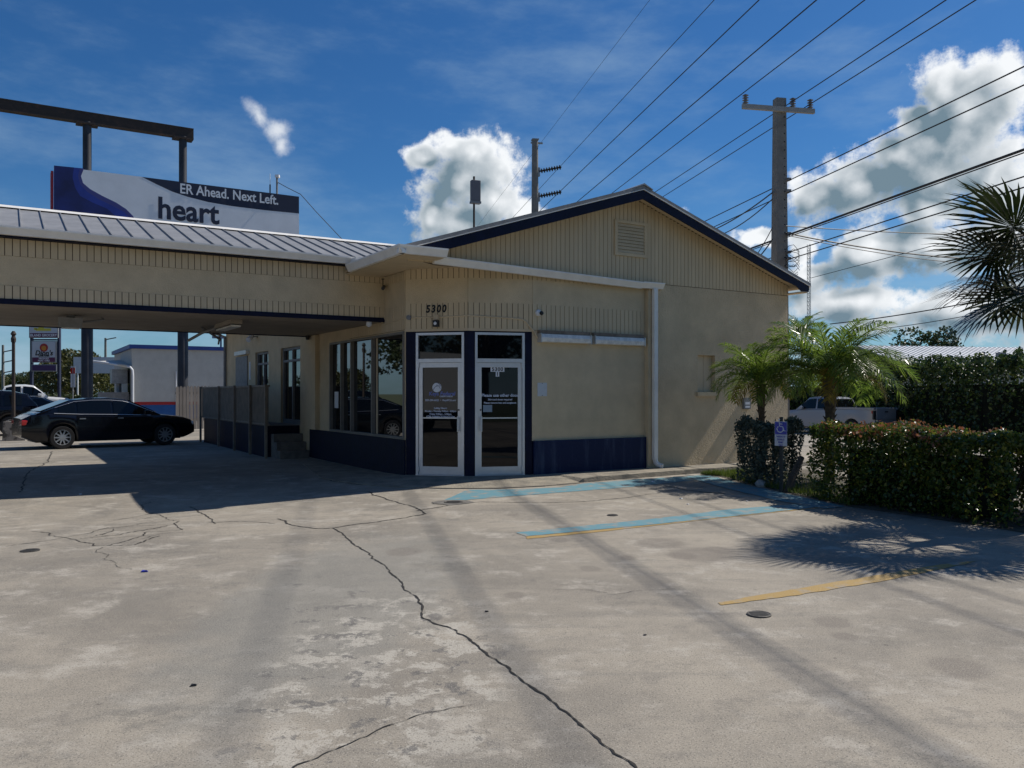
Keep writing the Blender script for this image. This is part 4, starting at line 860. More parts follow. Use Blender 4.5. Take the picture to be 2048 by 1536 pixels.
def hedge_along(name, pts, hgt, thick, label, m, leaf=.065, dens=1100, red=None, cat='hedge', z0=.0, bare=.25, wav=.12, core=True, group=None):
    """clipped hedge following points; leaves crowd the shell"""
    pts = [Vector((p.x, p.y, 0)) for p in pts]; o = empty(name, Vector((pts[0].x, pts[0].y, z0)), 0, label, cat, group); base = pts[0]
    seg = [(b - a).length for a, b in zip(pts[:-1], pts[1:])]; Lt = sum(seg); cs = np.cumsum([0] + seg); P_ = np.array([[p.x, p.y] for p in pts]); e0 = (pts[0] - pts[1]).normalized(); e1 = (pts[-1] - pts[-2]).normalized()
    P_ = np.vstack([[P_[0] + np.array(e0.xy)], P_, [P_[-1] + np.array(e1.xy)]]); cs = np.concatenate([[-1], cs, [Lt + 1]])
    def pos(t):
        x = np.interp(t, cs, P_[:, 0]); y = np.interp(t, cs, P_[:, 1]); e = .05
        dx = np.interp(t + e, cs, P_[:, 0]) - np.interp(t - e, cs, P_[:, 0]); dy = np.interp(t + e, cs, P_[:, 1]) - np.interp(t - e, cs, P_[:, 1]); l = np.hypot(dx, dy) + 1e-6
        return x, y, -dy / l, dx / l
    ph = rng.uniform(0, 6.28, 8)
    def top(t, w): return hgt * (1 + wav * (.5 * np.sin(1.7 * t + ph[0]) + .4 * np.sin(4.3 * t + ph[1] + 2 * w) + .3 * np.sin(9.1 * t + ph[2] + 5 * w)))
    def fn(r, n):
        t = r.uniform(-.35 * min(1, thick), Lt + .35 * min(1, thick), n); face = r.uniform(0, 1, n); w = np.empty(n); z = np.empty(n)
        side = face < .62; w[side] = np.sign(r.uniform(-1, 1, side.sum())) * (1 - np.abs(r.normal(0, .16, side.sum()))); z[side] = r.uniform(0, 1, side.sum()) ** .8
        tp_ = ~side; w[tp_] = r.uniform(-1, 1, tp_.sum()); z[tp_] = 1 - np.abs(r.normal(0, .07, tp_.sum()))
        lump = .10 * np.sin(5 * t + 7 * z + ph[3]) + .07 * np.sin(11 * t - 9 * z + ph[4])
        x, y, nx, ny = pos(t); wd = thick * .5 * (1 + lump) * np.where((t < 0) | (t > Lt), .72, 1) * (1 - .22 * (1 - z) ** 2 * (1 if bare else 0)) * np.where(z > .9, .93, 1)
        zz = (bare * .6 + z * (1 - bare * .6)) * top(t, w) + r.normal(0, .02, n) * hgt
        return np.stack([x + nx * w * wd - base.x, y + ny * w * wd - base.y, np.maximum(zz, .02)], 1)
    n = int(dens * (Lt * (hgt * 2 + thick))); v, f = leaf_cloud(n, fn, leaf, int(Lt * 100)); arr_mesh('leaves', v, f, m, o, 'stuff')
    if red:
        def fr_(r, n):
            t = r.uniform(red[0], red[1], n) * Lt; w = r.uniform(-1, 1, n); x, y, nx, ny = pos(t)
            return np.stack([x + nx * w * thick * .52 - base.x, y + ny * w * thick * .52 - base.y, top(t, w) * (1.0 + np.abs(r.normal(0, .04, n))) - .02 - .2 * (np.abs(r.normal(0, .35, n)))], 1)
        v, f = leaf_cloud(int(red[2]), fr_, leaf * .95, 5); arr_mesh('red_new_leaves', v, f, m_redleaf, o, 'stuff')
    tw = MB()
    for i in range(int(Lt * 7)):
        t = random.uniform(0, Lt); x, y, nx, ny = pos(t); a = random.uniform(-.35, .35) * thick; b = random.uniform(-.45, .45) * thick; l = random.uniform(-.3, .3)
        tw.tube([(x + nx * a - base.x, y + ny * a - base.y, -.03), (x + nx * (a + b) * .5 - base.x + l * .3, y + ny * (a + b) * .5 - base.y, hgt * .5), (x + nx * b - base.x + l * .5, y + ny * b - base.y, hgt * .85)], [.022, .014, .006], 5, False)
    tw.build('stems', m_twig, o)
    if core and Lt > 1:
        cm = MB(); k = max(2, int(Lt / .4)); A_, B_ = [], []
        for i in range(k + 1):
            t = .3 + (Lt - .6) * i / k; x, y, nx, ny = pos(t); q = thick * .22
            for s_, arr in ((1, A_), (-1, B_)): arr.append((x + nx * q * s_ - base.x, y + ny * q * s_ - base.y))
        cm.hexa([(x, y, hgt * .06) for x, y in A_ + B_[::-1]], [(x, y, hgt * .72) for x, y in A_ + B_[::-1]]); cm.build('light_block_core', mat('thicket_shade', (.008, .012, .005), 1, .3, 20), o)  # dark solid core added unseen inside the leaves to block light
    return o
off = lambda px, k: [at(*p) + U * k for p in px]
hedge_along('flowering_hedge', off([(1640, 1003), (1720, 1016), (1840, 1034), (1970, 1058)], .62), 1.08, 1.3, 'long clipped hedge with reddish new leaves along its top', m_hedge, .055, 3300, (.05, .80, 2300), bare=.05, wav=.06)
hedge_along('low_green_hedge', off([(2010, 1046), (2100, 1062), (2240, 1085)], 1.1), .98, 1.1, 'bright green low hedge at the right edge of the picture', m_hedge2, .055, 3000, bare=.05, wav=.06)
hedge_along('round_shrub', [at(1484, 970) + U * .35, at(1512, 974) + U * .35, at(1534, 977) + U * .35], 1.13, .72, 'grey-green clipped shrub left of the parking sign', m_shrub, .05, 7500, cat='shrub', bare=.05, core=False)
hedge_along('tall_hedge', [ray(1560, 52), ray(1720, 47), ray(1860, 40), ray(2000, 35), ray(2250, 31)], 3.5, 2.0, 'tall dark hedge behind the silver pickup', m_dark, .17, 190, z0=-.55, wav=.13, bare=.0)
def leaning():
    p = at(1575, 985); t = empty('hedge_stump', p, 0, 'bare leaning hedge trunk beside the parking sign post', 'trunk'); MB().tube([(0, 0, -.02), (.12, .1, .25), (.3, .2, .55)], [.07, .06, .045], 8).build('trunk', m_bark, t)
leaning()
# feather palms
m_frond = leafmat('palm_leaflets', (.075, .14, .018), (.20, .27, .045), .55, .26)
m_frondy = leafmat('yellowing_leaflets', (.20, .16, .02), (.32, .22, .03), .45, .4)
def frond_mesh(L_, m, seed, droop=1.0, nleaf=64, ll=.37):
    r = random.Random(seed); V_, F_ = [], []; pts = []
    for i in range(15):
        t = i / 14; a = .75 - droop * 1.75 * t ** 1.25; pts.append(a)
    x = z = 0; P_ = [Vector((0, 0, 0))]
    for a in pts[1:]: x += math.cos(a) * L_ / 14; z += math.sin(a) * L_ / 14; P_.append(Vector((x, 0, z)))
    mb = MB(); mb.tube(P_, [.013 * (1 - .85 * i / 14) for i in range(15)], 5)
    V_, F_ = mb.v, mb.f
    for i in range(nleaf):
        t = .12 + .88 * (i + r.random() * .5) / nleaf; k = min(13, int(t * 14)); q = t * 14 - k; p = P_[k].lerp(P_[k + 1], q); d = (P_[k + 1] - P_[k]).normalized()
        l = ll * (math.sin(math.pi * min(1, t * .93 + .06)) ** .55) * r.uniform(.85, 1.1); up_ = Vector((-d.z, 0, d.x))
        for s in (-1, 1):
            dirv = (d * r.uniform(.5, .95) + Vector((0, s, 0)) * r.uniform(.6, .95) + up_ * r.uniform(-.05, .40)).normalized()
            m1 = p + dirv * l * .5; e = p + dirv * l * .97 - Vector((0, 0, l * r.uniform(.10, .50))); w = up_.cross(dirv).normalized() * .0075
            o = len(V_); V_ += [tuple(p - w * .5), tuple(p + w * .5), tuple(m1 + w), tuple(m1 - w), tuple(e)]; F_ += [(o, o + 1, o + 2, o + 3), (o + 3, o + 2, o + 4)]
    me = bpy.data.meshes.new('frond'); me.from_pydata(V_, [], F_); me.update(); me.materials.append(m); return me
frs = [frond_mesh(1.35, m_frond, s, dr) for s, dr in ((1, .6), (2, .85), (3, 1.0), (4, 1.1))]; fry = frond_mesh(1.25, m_frondy, 9, 1.15)
def feather_palm(px, D, ybase_crown, label, scale, n, seed, lean=(0, 0), thick=1.0):
    r = random.Random(seed); b = ray(px, D); zc = H + (YH - ybase_crown) / F * D; t = empty('feather_palm', Vector((b.x, b.y, .0)), 0, label, 'palm tree', 'small feather palms by the wall')
    prof = [Vector((lean[0] * (k / 6 - 1), lean[1] * (k / 6 - 1), zc * k / 6)) for k in range(7)]
    tr = MB()
    rad = [.085 * thick, .075 * thick, .07 * thick, .068 * thick, .07 * thick, .095 * thick, .12 * thick]; tr.tube(prof, rad, 10)
    for k in range(40):
        a = k * 2.4; z = zc * (.35 + .65 * k / 40); rr_ = (.075 + .05 * max(0, (k - 24) / 16)) * thick; c = Vector((math.cos(a) * rr_ + lean[0] * (z / zc - 1), math.sin(a) * rr_ + lean[1] * (z / zc - 1), z)); dd = Vector((math.cos(a), math.sin(a), 1.2)) * .035
        tr.tube([c - dd * .3, c + dd], [.018, .006], 4)
    tr.build('trunk', m_bark, t)
    for i in range(n):
        el_i = i / n; a = i * 2.39996 + r.uniform(-.2, .2); tilt = 1.1 - 1.12 * el_i ** .9 + r.uniform(-.1, .1)
        me = frs[min(3, int(el_i * 4))] if not (el_i > .8 and r.random() < .4) else fry
        s = scale * r.uniform(.88, 1.08) * (1 if el_i < .85 else .85)
        link('frond', me, t, (0, 0, zc), (r.uniform(-.25, .25), -tilt * .75 + .25, a), (s, s, s))
    return t
feather_palm(1521, 15.4, 768, 'feather palm nearest the tan wall, rising behind the round shrub', .86, 34, 3, (-.06, 0), .8)
feather_palm(1661, 14.3, 757, 'larger feather palm with thick dark trunk in front of the pickup', 1.1, 44, 8, (.02, 0), 1.15)
# fan palm at right
m_fan = leafmat('fan_palm_leaf', (.012, .022, .008), (.035, .05, .014), .15, .35)
def fan_mesh(seed, Rf=.85):
    r = random.Random(seed); mb = MB(); mb.tube([(0, 0, 0), (.35, 0, .10), (.75, 0, .06)], [.018, .014, .012], 5); o0 = Vector((.75, 0, .06)); n = 46
    for i in range(n):
        a = -2.35 + 4.7 * i / (n - 1); L_ = Rf * (1 - .22 * abs(a / 2.35)) * r.uniform(.93, 1.05); d = Vector((math.cos(a), math.sin(a), .18 * math.cos(a))); s = Vector((-math.sin(a), math.cos(a), 0)); fold = .014 * (1 if i % 2 else -1)
        dr = r.uniform(.03, .16); m1 = o0 + d * L_ * .55 + Vector((0, 0, fold - .03)); e = o0 + d * L_ + Vector((0, 0, -dr - .06)); w = L_ * .55 * 4.7 / n * .47
        m2 = o0 + d * L_ * .8 + Vector((0, 0, -.05 - dr * .4))
        mb.add([o0, m1 - s * w, m1 + s * w, m2 - s * w * .55, m2 + s * w * .55, e], [(0, 1, 2), (1, 3, 4, 2), (3, 5, 4)])
    me = bpy.data.meshes.new('fan_leaf'); me.from_pydata(mb.v, [], mb.f); me.update(); me.materials.append(m_fan); return me
fans = [fan_mesh(s) for s in (1, 2, 3)]
fb = ray(2125, 9.9); zc = H + (YH - 560) / F * 9.9
fp = empty('fan_palm', Vector((fb.x, fb.y, 0)), 0, 'dark fan palm crown reaching in from the right edge', 'palm tree')
MB().tube([(.1, 0, -.02), (.08, .02, 1), (.03, 0, 2), (0, 0, zc)], [.16, .14, .14, .13], 12).build('trunk', m_bark, fp)
r_ = random.Random(5)
for i in range(24):
    a = i * 2.39996; tl = .85 - 1.55 * i / 24; s = r_.uniform(.95, 1.1)
    link('fan_leaf', fans[i % 3], fp, (0, 0, zc + .1), (r_.uniform(-.4, .4), -tl, a), (s, s, s))
# trees
def tree_mesh(seed, hgt, rad, nclump, nleaf, m, leaf):
    r = np.random.default_rng(seed); cl = []
    for i in range(nclump):
        a = r.uniform(0, 6.28); rr = rad * np.sqrt(r.uniform(0, 1)) * .85; zz = hgt * r.uniform(.38, .95); rr *= np.sqrt(max(.08, 1 - ((zz / hgt - .6) / .42) ** 2)); cl.append((rr * np.cos(a), rr * np.sin(a), zz, rad * r.uniform(.18, .36)))
    cl = np.array(cl)
    def fn(rg, n):
        k = rg.integers(0, len(cl), n); d = rg.normal(size=(n, 3)); d /= np.linalg.norm(d, axis=1, keepdims=True); q = rg.uniform(.35, 1, (n, 1)) ** .5
        return cl[k, :3] + d * q * cl[k, 3:4] * np.array([1.1, 1.1, .75])
    v, f = leaf_cloud(nleaf, fn, leaf, seed); me = bpy.data.meshes.new('crown'); me.from_pydata(v.tolist(), [], f.tolist()); me.update(); me.materials.append(m)
    tb = MB(); tb.tube([(0, 0, -.4), (.1, 0, hgt * .25), (0, .1, hgt * .5), (.05, 0, hgt * .75)], [hgt * .035, hgt * .026, hgt * .018, hgt * .006], 8)
    for c in cl[::2]: tb.tube([(0.05, 0.05, hgt * .32), (c[0] * .5, c[1] * .5, hgt * .32 + (c[2] - hgt * .32) * .6), (c[0], c[1], c[2])], [hgt * .014, hgt * .009, hgt * .003], 5, False)
    return me, tb.mesh('trunk', m_bark2)
kinds = {'round': tree_mesh(3, 7, 4.0, 42, 9000, m_tree, .30), 'olive': tree_mesh(4, 5.5, 3.6, 34, 7000, m_tree2, .26), 'open': tree_mesh(5, 9, 4.6, 30, 6500, m_tree, .34)}
def tree(kind, p, s, label, group, rz=0):
    c, t_ = kinds[kind]; o = empty('broadleaf_tree', Vector((p.x, p.y, -.3)), rz, label, 'tree', group); o.scale = (s, s, s); link('crown', c, o); link('trunk', t_, o); return o
G1, G2 = 'trees beyond the left lot', 'trees beyond the tall hedge'
feather_palm(1604, 62, 668, 'small distant palm top beside the lattice mast', 1.7, 26, 21)
tree('olive', ray(150, 72), 1.0, 'olive-green tree behind the right post of the shop sign', G1); tree('olive', ray(105, 76), .75, 'smaller olive tree just left of the shop sign right post', G1, 1.2)
tree('round', ray(228, 92), .75, 'green tree glimpsed between billboard post and neighbour building', G1, 2)
tree('round', ray(35, 120), .72, 'far green tree at the left picture edge', G1, 4); tree('olive', ray(-30, 110), .9, 'far olive tree cut by the left picture edge', G1, 3)
tree('open', ray(1868, 84), .95, 'dark open-crowned tree above the white metal roof', G2, .5); tree('round', ray(1990, 88), .75, 'dark tree top behind the fan palm', G2, 1); tree('open', ray(1780, 92), .62, 'low dark tree left of the white metal roof', G2, 2)
# trees across the road behind the viewer and left of the lot: they darken the glass
i = 0
for x, y, k, s in ((-16, -22, 'round', 1.3), (-9, -26, 'open', 1.2), (-2, -24, 'round', 1.25), (5, -27, 'olive', 1.3), (12, -23, 'round', 1.3), (19, -26, 'open', 1.2), (-24, -25, 'olive', 1.4), (-32, -20, 'round', 1.4), (-40, -12, 'open', 1.3), (-33, 34, 'round', 1.15), (-38, 37.5, 'open', 1.1), (-32, 41, 'olive', .6), (-40, 50, 'round', .55), (-36, 54, 'olive', .6), (-48, 24, 'round', 1.0), (-44, 36, 'olive', 1.0), (-56, 44, 'round', 1.0), (-52, 12, 'round', 1.2)):
    tree(k, Vector((x, y, 0)), s, 'roadside tree outside the picture, mirrored in the dark glass', 'trees outside the picture', i * 1.3); i += 1
cab = feather_palm(-250, 42, 600, 'tall feather palm outside the picture, mirrored in the shop windows', 2.0, 30, 12)

# ------------------------------------------------------------------ parking sign
p = at(1562, 986); n_s = -U * .93 - V * .36; n_s.normalize(); xs_ = Vector((-n_s.y, n_s.x, 0)) * 1
sg = empty('parking_sign', p, math.atan2(xs_.y, xs_.x), 'blue and white accessible parking sign on a dark post between shrub and hedge', 'sign')
zt_ = H + (YH - 834) / F * p.y; MB().box(-.025, .025, .0, .03, -.02, zt_).build('post', mat('dark_green_post', (.015, .022, .02), .6, .2, 6), sg)
zs = H + (YH - 843) / F * p.y; ze = H + (YH - 892) / F * p.y; hw = .10
m_sblue = mat('sign_blue', (.015, .03, .35), .4, 0); m_swhite = mat('sign_white', (.55, .57, .62), .4, .05, 9)
MB().box(-hw, hw, -.006, .0, ze, zs).build('plate', m_swhite, sg, bevel=.02); zm = zs - (zs - ze) * .53
MB().box(-hw + .006, hw - .006, -.0085, -.0062, zm, zs - .008).build('blue_field', m_sblue, sg)
sy = MB(); cz = zm + .085; Y_ = -.0105
sy.tube([(-.01 + .05 * math.cos(a), Y_, cz + .05 * math.sin(a)) for a in [2.2 + i * .36 for i in range(13)]], .0075, 5)
sy.tube([(-.022, Y_, cz + .125), (-.018, Y_, cz + .045), (.030, Y_, cz + .04), (.055, Y_, cz - .03), (.075, Y_, cz - .025)], .0085, 5); sy.tube([(-.02, Y_, cz + .085), (.028, Y_, cz + .08)], .006, 5)
sy.lathe([(.001, -.002), (.014, -.002), (.014, .002), (.001, .002)], 10, (-.024, Y_, cz + .152), axis='y'); sy.build('wheelchair_symbol', m_whitep, sg)
for j, body in enumerate(('PARKING BY', 'DISABLED', 'PERMIT', 'ONLY')): text('lettering', body, .042, m_sblue, sg, facing((0, -.008, zm - .035 - j * .046), (1, 0, 0), (0, -1, 0)), extrude=.001, bold=.001, sx=.62)
p = at(1524, 974); rk = MB(); bmx = bmesh.new(); bmesh.ops.create_icosphere(bmx, subdivisions=2, radius=.11)
for v_ in bmx.verts: v_.co *= 1 + random.uniform(-.12, .12); v_.co.z *= .75
me = bpy.data.meshes.new('rock'); bmx.to_mesh(me); bmx.free(); me.materials.append(mat('pale_rock', (.36, .35, .33), .9, .2, 12)); rk = bpy.data.objects.new('rock', me); COL.objects.link(rk); rk.location = (p.x, p.y, .05); tag(rk, 'pale rounded rock at the foot of the shrub', 'rock')
# litter
for (x, y, s, c, lab) in ((387, 1372, .03, m_black, 'small dark scrap on the concrete, lower left'), (1362, 998, .05, m_whitep, 'white paper scrap nearest the hedge shade'), (1376, 1009, .035, m_whitep, 'small white scrap just below the larger paper scrap'), (1306, 964, .05, m_whitep, 'white scrap lying on the blue aisle paint'), (161, 989, .05, m_whitep, 'white scrap in the canopy shade'), (289, 1144, .05, m_sblue, 'blue scrap on the concrete at left'), (1494, 1003, .03, m_whitep, 'tiny white scrap in the palm shade'), (1290, 1271, .02, m_black, 'small dark leaf on the concrete, right of the long crack'), (973, 1224, .025, m_black, 'dark pebble beside the wire shadow')):
    s *= .6; q = at(x, y); mb = MB(); mb.hexa([(-s, -s * .6, 0), (s, -s * .5, 0), (s * .9, s * .6, 0), (-s * .7, s * .7, 0)], [(-s * .8, -s * .5, s * .3), (s * .6, -s * .4, s * .5), (s * .7, s * .4, s * .2), (-s * .5, s * .5, s * .45)])
    o = mb.build('litter', c, loc=(q.x, q.y, q.z + .004), rz=random.uniform(0, 3)); tag(o, lab, 'litter')

# ------------------------------------------------------------------ vehicles
def interp(tab, x): return float(np.interp(x, [a for a, _ in tab], [b for _, b in tab]))
def wheel_parts(parent, c, r, w, side, spokes=10):
    wroot = MB().lathe([(r * .66, -w / 2), (r * .93, -w / 2), (r, -w * .3), (r, w * .3), (r * .93, w / 2), (r * .66, w / 2), (r * .66, -w / 2)], 28, axis='y', cap=False).build('wheel', m_rubber, parent, True, loc=c)
    rm = MB(); y0 = side * (w / 2 - .015)
    for sgn in (0,):
        m2 = MB(); pr = [(r * .60, y0 - side * .06), (r * .68, y0 - side * .01), (r * .68, y0 + side * .008), (r * .62, y0 + side * .008), (r * .60, y0 - side * .02)]
        n = 28; o = len(rm.v)
        for rr_, yy in pr:
            for j in range(n): a = 2 * math.pi * j / n; rm.v.append((rr_ * math.cos(a), yy, rr_ * math.sin(a)))
        for i_ in range(len(pr) - 1):
            for j in range(n): a = o + i_ * n + j; b = o + i_ * n + (j + 1) % n; rm.f.append((a, b, b + n, a + n))
    for k_ in range(spokes):
        a = 2 * math.pi * k_ / spokes; d = Vector((math.cos(a), 0, math.sin(a))); s = Vector((-math.sin(a), 0, math.cos(a))); yv = Vector((0, y0, 0)); th = Vector((0, side * .02, 0))
        p0, p1 = d * r * .10 + yv, d * r * .63 + yv
        rm.hexa([p0 - s * .028 - th, p0 + s * .028 - th, p1 + s * .018 - th, p1 - s * .018 - th], [p0 - s * .024, p0 + s * .024, p1 + s * .014, p1 - s * .014])
    rm.lathe([(.06, y0 - side * .03), (.055, y0 + side * .004), (.001, y0 + side * .006)], 12, axis='y')
    rm.build('rim', m_rim, wroot); MB().lathe([(r * .6, y0 - side * .07), (.001, y0 - side * .07)], 20, axis='y').build('brake_shadow', m_black, wroot)
def car(name, pos, head, label, paint_m, L_, W_, deck, roof, wheels, wr, sill=.22, cabin=None, group=None, glass=None, belt_in=.06, roof_in=.24, pillars=(), lights=True, chrome=False, cat='car', spokes=10, bed=None):
    """deck: (x, z) of bonnet-belt-boot line; roof: (x, z) of the glasshouse from its rear foot to its front foot"""
    o = empty(name, pos, head, label, cat, group); hw = W_ / 2
    xs = sorted({*np.linspace(-L_ / 2, L_ / 2, 41).round(3), *[w_ + d for w_ in wheels for d in (-wr - .05, -wr * .96, -wr * .8, -wr * .5, 0, wr * .5, wr * .8, wr * .96, wr + .05)]})
    secs = []
    for x in xs:
        t = abs(x) / (L_ / 2); w = hw * (1 - .14 * max(0, (t - .72) / .28) ** 2); z0 = sill + .14 * max(0, (t - .86) / .14)
        for w_ in wheels:
            d = abs(x - w_)
            if d < wr + .045: z0 = max(z0, wr + math.sqrt(max(0, (wr + .05) ** 2 - d * d)) - .0)
        zd = interp(deck, x); zd = max(zd, z0 + .05); zs_ = z0 + (zd - z0) * .18; zm_ = z0 + (zd - z0) * .62
        secs.append([(x, w * .80, z0), (x, w * .985, z0 + .02), (x, w * 1.0, zs_ + .02), (x, w * 1.0, zm_), (x, w * .975, zd - .05), (x, w * .93, zd - .008), (x, w * .5, zd + .018), (x, 0, zd + .025)])
    mb = MB(); k = len(secs[0])
    full = [s + [(x, -y, z) for x, y, z in s[-2::-1]] for s in secs]; kk = len(full[0])
    for s in full: mb.v += s
    for i in range(len(full) - 1):
        for j in range(kk - 1): a = i * kk + j; mb.f.append((a, a + 1, a + kk + 1, a + kk))
        mb.f.append((i * kk + kk - 1, i * kk, (i + 1) * kk, (i + 1) * kk + kk - 1))
    mb.f.append(tuple(range(kk))); mb.f.append(tuple((len(full) - 1) * kk + j for j in range(kk))[::-1])
    body = mb.build('body', paint_m, o, True)
    MB().box(-L_ * .42, L_ * .42, -hw * .7, hw * .7, sill - .03, sill + .52).build('underbody', m_black, o)
    # glasshouse
    x0, x1 = roof[0][0], roof[-1][0]; gx = sorted({*np.linspace(x0, x1, 33).round(3), *[a for a, _ in roof]}); yb = hw * (1 - belt_in); yr = hw * (1 - roof_in)
    def gsec(x):
        zr_ = interp(roof, x); zd = interp(deck, x); f_ = max(0, min(1, (zr_ - zd) / .5)); return zd - .01, zr_, yb, yb + (yr - yb) * f_
    g = MB(); gs = []
    for x in gx:
        zb2, zr_, a, b = gsec(x); h_ = max(.004, zr_ - zb2); s = [(x, a, zb2), (x, a + (b - a) * .5, zb2 + h_ * .5), (x, b + .012, zb2 + h_ * .86), (x, b - .06, zb2 + h_ * .985), (x, 0, zb2 + h_ + .012)]; gs.append(s + [(p, -q, r) for p, q, r in s[-2::-1]])
    kk = len(gs[0])
    for s in gs: g.v += s
    for i in range(len(gs) - 1):
        for j in range(kk - 1): a = i * kk + j; g.f.append((a, a + 1, a + kk + 1, a + kk))
    g.f.append(tuple(range(kk))); g.f.append(tuple((len(gs) - 1) * kk + j for j in range(kk))[::-1])
    g.build('roof', paint_m, o, True)
    # side windows between pillars
    def sidept(x, t, s, out): zb2, zr_, a, b = gsec(x); return (x, s * (a + (b - a) * t * .93 + out), zb2 + (zr_ - zb2) * t)
    for s in (1, -1):
        for a, b in pillars:
            w_ = MB(); nx = 9; lo, hi = [], []
            for i in range(nx):
                x = a + (b - a) * i / (nx - 1); lo.append(sidept(x, .06, s, .012)); hi.append(sidept(x, .84, s, .014))
            w_.add(lo + hi, [(i, i + 1, nx + i + 1, nx + i) for i in range(nx - 1)]); w_.build('side_window', glass or m_carglass, o)
        if chrome and pillars:
            ln = [sidept(pillars[0][0] - .12 + i * .1, .03, s, .016) for i in range(int((pillars[-1][1] - pillars[0][0] + .3) / .1))]; tp2 = [sidept(pillars[0][0] - .1 + (pillars[-1][1] - pillars[0][0] + .2) * i / 16, .87, s, .016) for i in range(17)]
            MB().tube(ln, .009, 5).tube(tp2, .007, 5).build('window_trim', m_rim, o)
    # windscreens
    for (xa, xb, nm) in ((roof[0][0], roof[1][0], 'rear_window'), (roof[-2][0], roof[-1][0], 'windscreen')):
        pts = []
        for f_, in ((.12,), (.92,)):
            x = xa + (xb - xa) * f_; zb2, zr_, a, b = gsec(x); pts.append((x, b * .86 if nm else b, zr_ + .022))
        (xa2, ya, za_), (xb2, yb2, zb3) = pts; dx = -.012 if nm == 'rear_window' else .012
        MB().add([(xa2 + dx, -ya, za_), (xa2 + dx, ya, za_), (xb2 + dx, yb2, zb3), (xb2 + dx, -yb2, zb3)], [(0, 1, 2, 3)]).build(nm, glass or m_carglass, o)
    for w_ in wheels:
        for s in (1, -1): wheel_parts(o, (w_, s * (hw - .115), wr), wr, .22, s, spokes)
    if lights:
        zd = interp(deck, -L_ / 2 + .1); zf = interp(deck, L_ / 2 - .1)
        for s in (1, -1):
            MB().box(-L_ / 2 - .004, -L_ / 2 + .17, s * hw * .55, s * hw * .90, zd - .22, zd - .08).build('tail_light', m_red, o, bevel=.02)
            MB().box(L_ / 2 - .26, L_ / 2 - .02, s * hw * .5, s * hw * .88, zf - .16, zf - .05).build('headlight', m_clear, o, bevel=.02)
    for s in (1, -1): 
        xm = roof[-1][0] - .42; MB().box(xm - .1, xm + .06, s * (hw - .02), s * (hw + .16), interp(deck, xm) + .02, interp(deck, xm) + .16).build('mirror', paint_m, o, bevel=.03)
    return o
m_carglass = mat('car_window_glass', (.004, .005, .006), .03, 0, ior=1.42)
m_carblack = mat('black_car_paint', (.003, .0035, .007), .2, 0, coat=.35, ior=1.4)
m_cardark = mat('charcoal_car_paint', (.010, .012, .018), .2, 0, coat=1.0)
m_carsilver = mat('silver_car_paint', (.30, .32, .35), .35, 0, metal=.15, coat=.6)
m_carwhite = mat('white_car_paint', (.72, .73, .74), .3, 0, coat=.6)
SED = dict(L_=4.72, W_=1.82, deck=[(-2.36, .86), (-2.1, 1.0), (-1.7, 1.03), (-.9, .98), (1.0, .93), (1.35, .94), (2.0, .86), (2.25, .78), (2.36, .66)], roof=[(-2.0, 1.02), (-1.05, 1.40), (-.55, 1.45), (-.1, 1.455), (.35, 1.41), (1.32, .95)], wheels=(-1.36, 1.45), wr=.33, pillars=((-1.45, -1.02), (-.96, -.08), (.0, 1.0)), chrome=True)
rw_, fw_ = at(122, 898), at(330, 890); dirc = (fw_ - rw_); dirc.z = 0; dirc.normalize(); hd = math.atan2(dirc.y, dirc.x); nrm = Vector((-dirc.y, dirc.x, 0))
mid_ = (rw_ + fw_) / 2 + nrm * .80 - dirc * .045; mid_.z = ground_z(mid_.x, mid_.y)
sed = car('parked_sedan', mid_, hd, 'black four-door sedan with silver ten-spoke wheels parked beyond the canopy', m_carblack, group='cars on the left lot', **SED)
for s in (1, -1):
    for x in (-.9, .12): MB().box(x - .02, x + .14, s * .895, s * .925, .84, .87).build('door_handle', m_rim, sed)
SUV = dict(L_=4.7, W_=1.9, deck=[(-2.35, .95), (-2.25, 1.12), (-1.5, 1.12), (1.0, 1.08), (1.3, 1.06), (2.1, .95), (2.35, .75)], roof=[(-2.27, 1.12), (-1.95, 1.55), (-1.4, 1.68), (-.2, 1.72), (.4, 1.66), (1.25, 1.07)], wheels=(-1.4, 1.42), wr=.37, pillars=((-1.75, -1.2), (-1.1, -.2), (-.1, .95)))
p = at(12, 872); car('parked_suv', p - U * 1.25 + V * .9, RZ + math.pi, 'dark suv with red tail lamp cut by the left picture edge', m_carblack, group='cars on the left lot', **SUV)
p = ray(92, 37.5); car('parked_hatchback', Vector((p.x, p.y, 0)) - U * .6, RZ + .12, 'dark low car between the suv and the sedan', m_cardark, group='cars on the left lot', **{**SED, 'chrome': False})
PK = dict(L_=5.9, W_=2.03, deck=[(-2.95, 1.36), (-.75, 1.36), (-.6, 1.33), (1.2, 1.30), (1.5, 1.28), (2.6, 1.18), (2.95, 1.0)], roof=[(-.72, 1.36), (-.52, 1.86), (-.2, 1.95), (.5, 1.97), (.9, 1.92), (1.62, 1.29)], wheels=(-1.75, 1.85), wr=.41, sill=.38, belt_in=.03, roof_in=.16, pillars=((-.45, .28), (.38, 1.28)), cat='pickup', spokes=6)
p = ray(30, 47); car('white_pickup', Vector((p.x, p.y, .12)), RZ, 'white pickup parked behind the dark cars at left', m_carwhite, group='cars on the left lot', **PK)
p = ray(1668, 43.0); tz = H + (YH - 793) / F * 43 - 1.97
tk = car('silver_pickup', Vector((p.x, p.y, ground_z(p.x, p.y) + .0)), math.atan2(-.62, -.78) + math.pi * .0 + .0, 'silver pickup parked behind the red-tipped hedge', m_carsilver, **PK)
tk.rotation_euler.z = R(122); tk.location.z = tz
bdm = MB().box(-2.9, -.78, -.88, .88, 1.30, 1.392).build('bed_floor', m_black, tk)
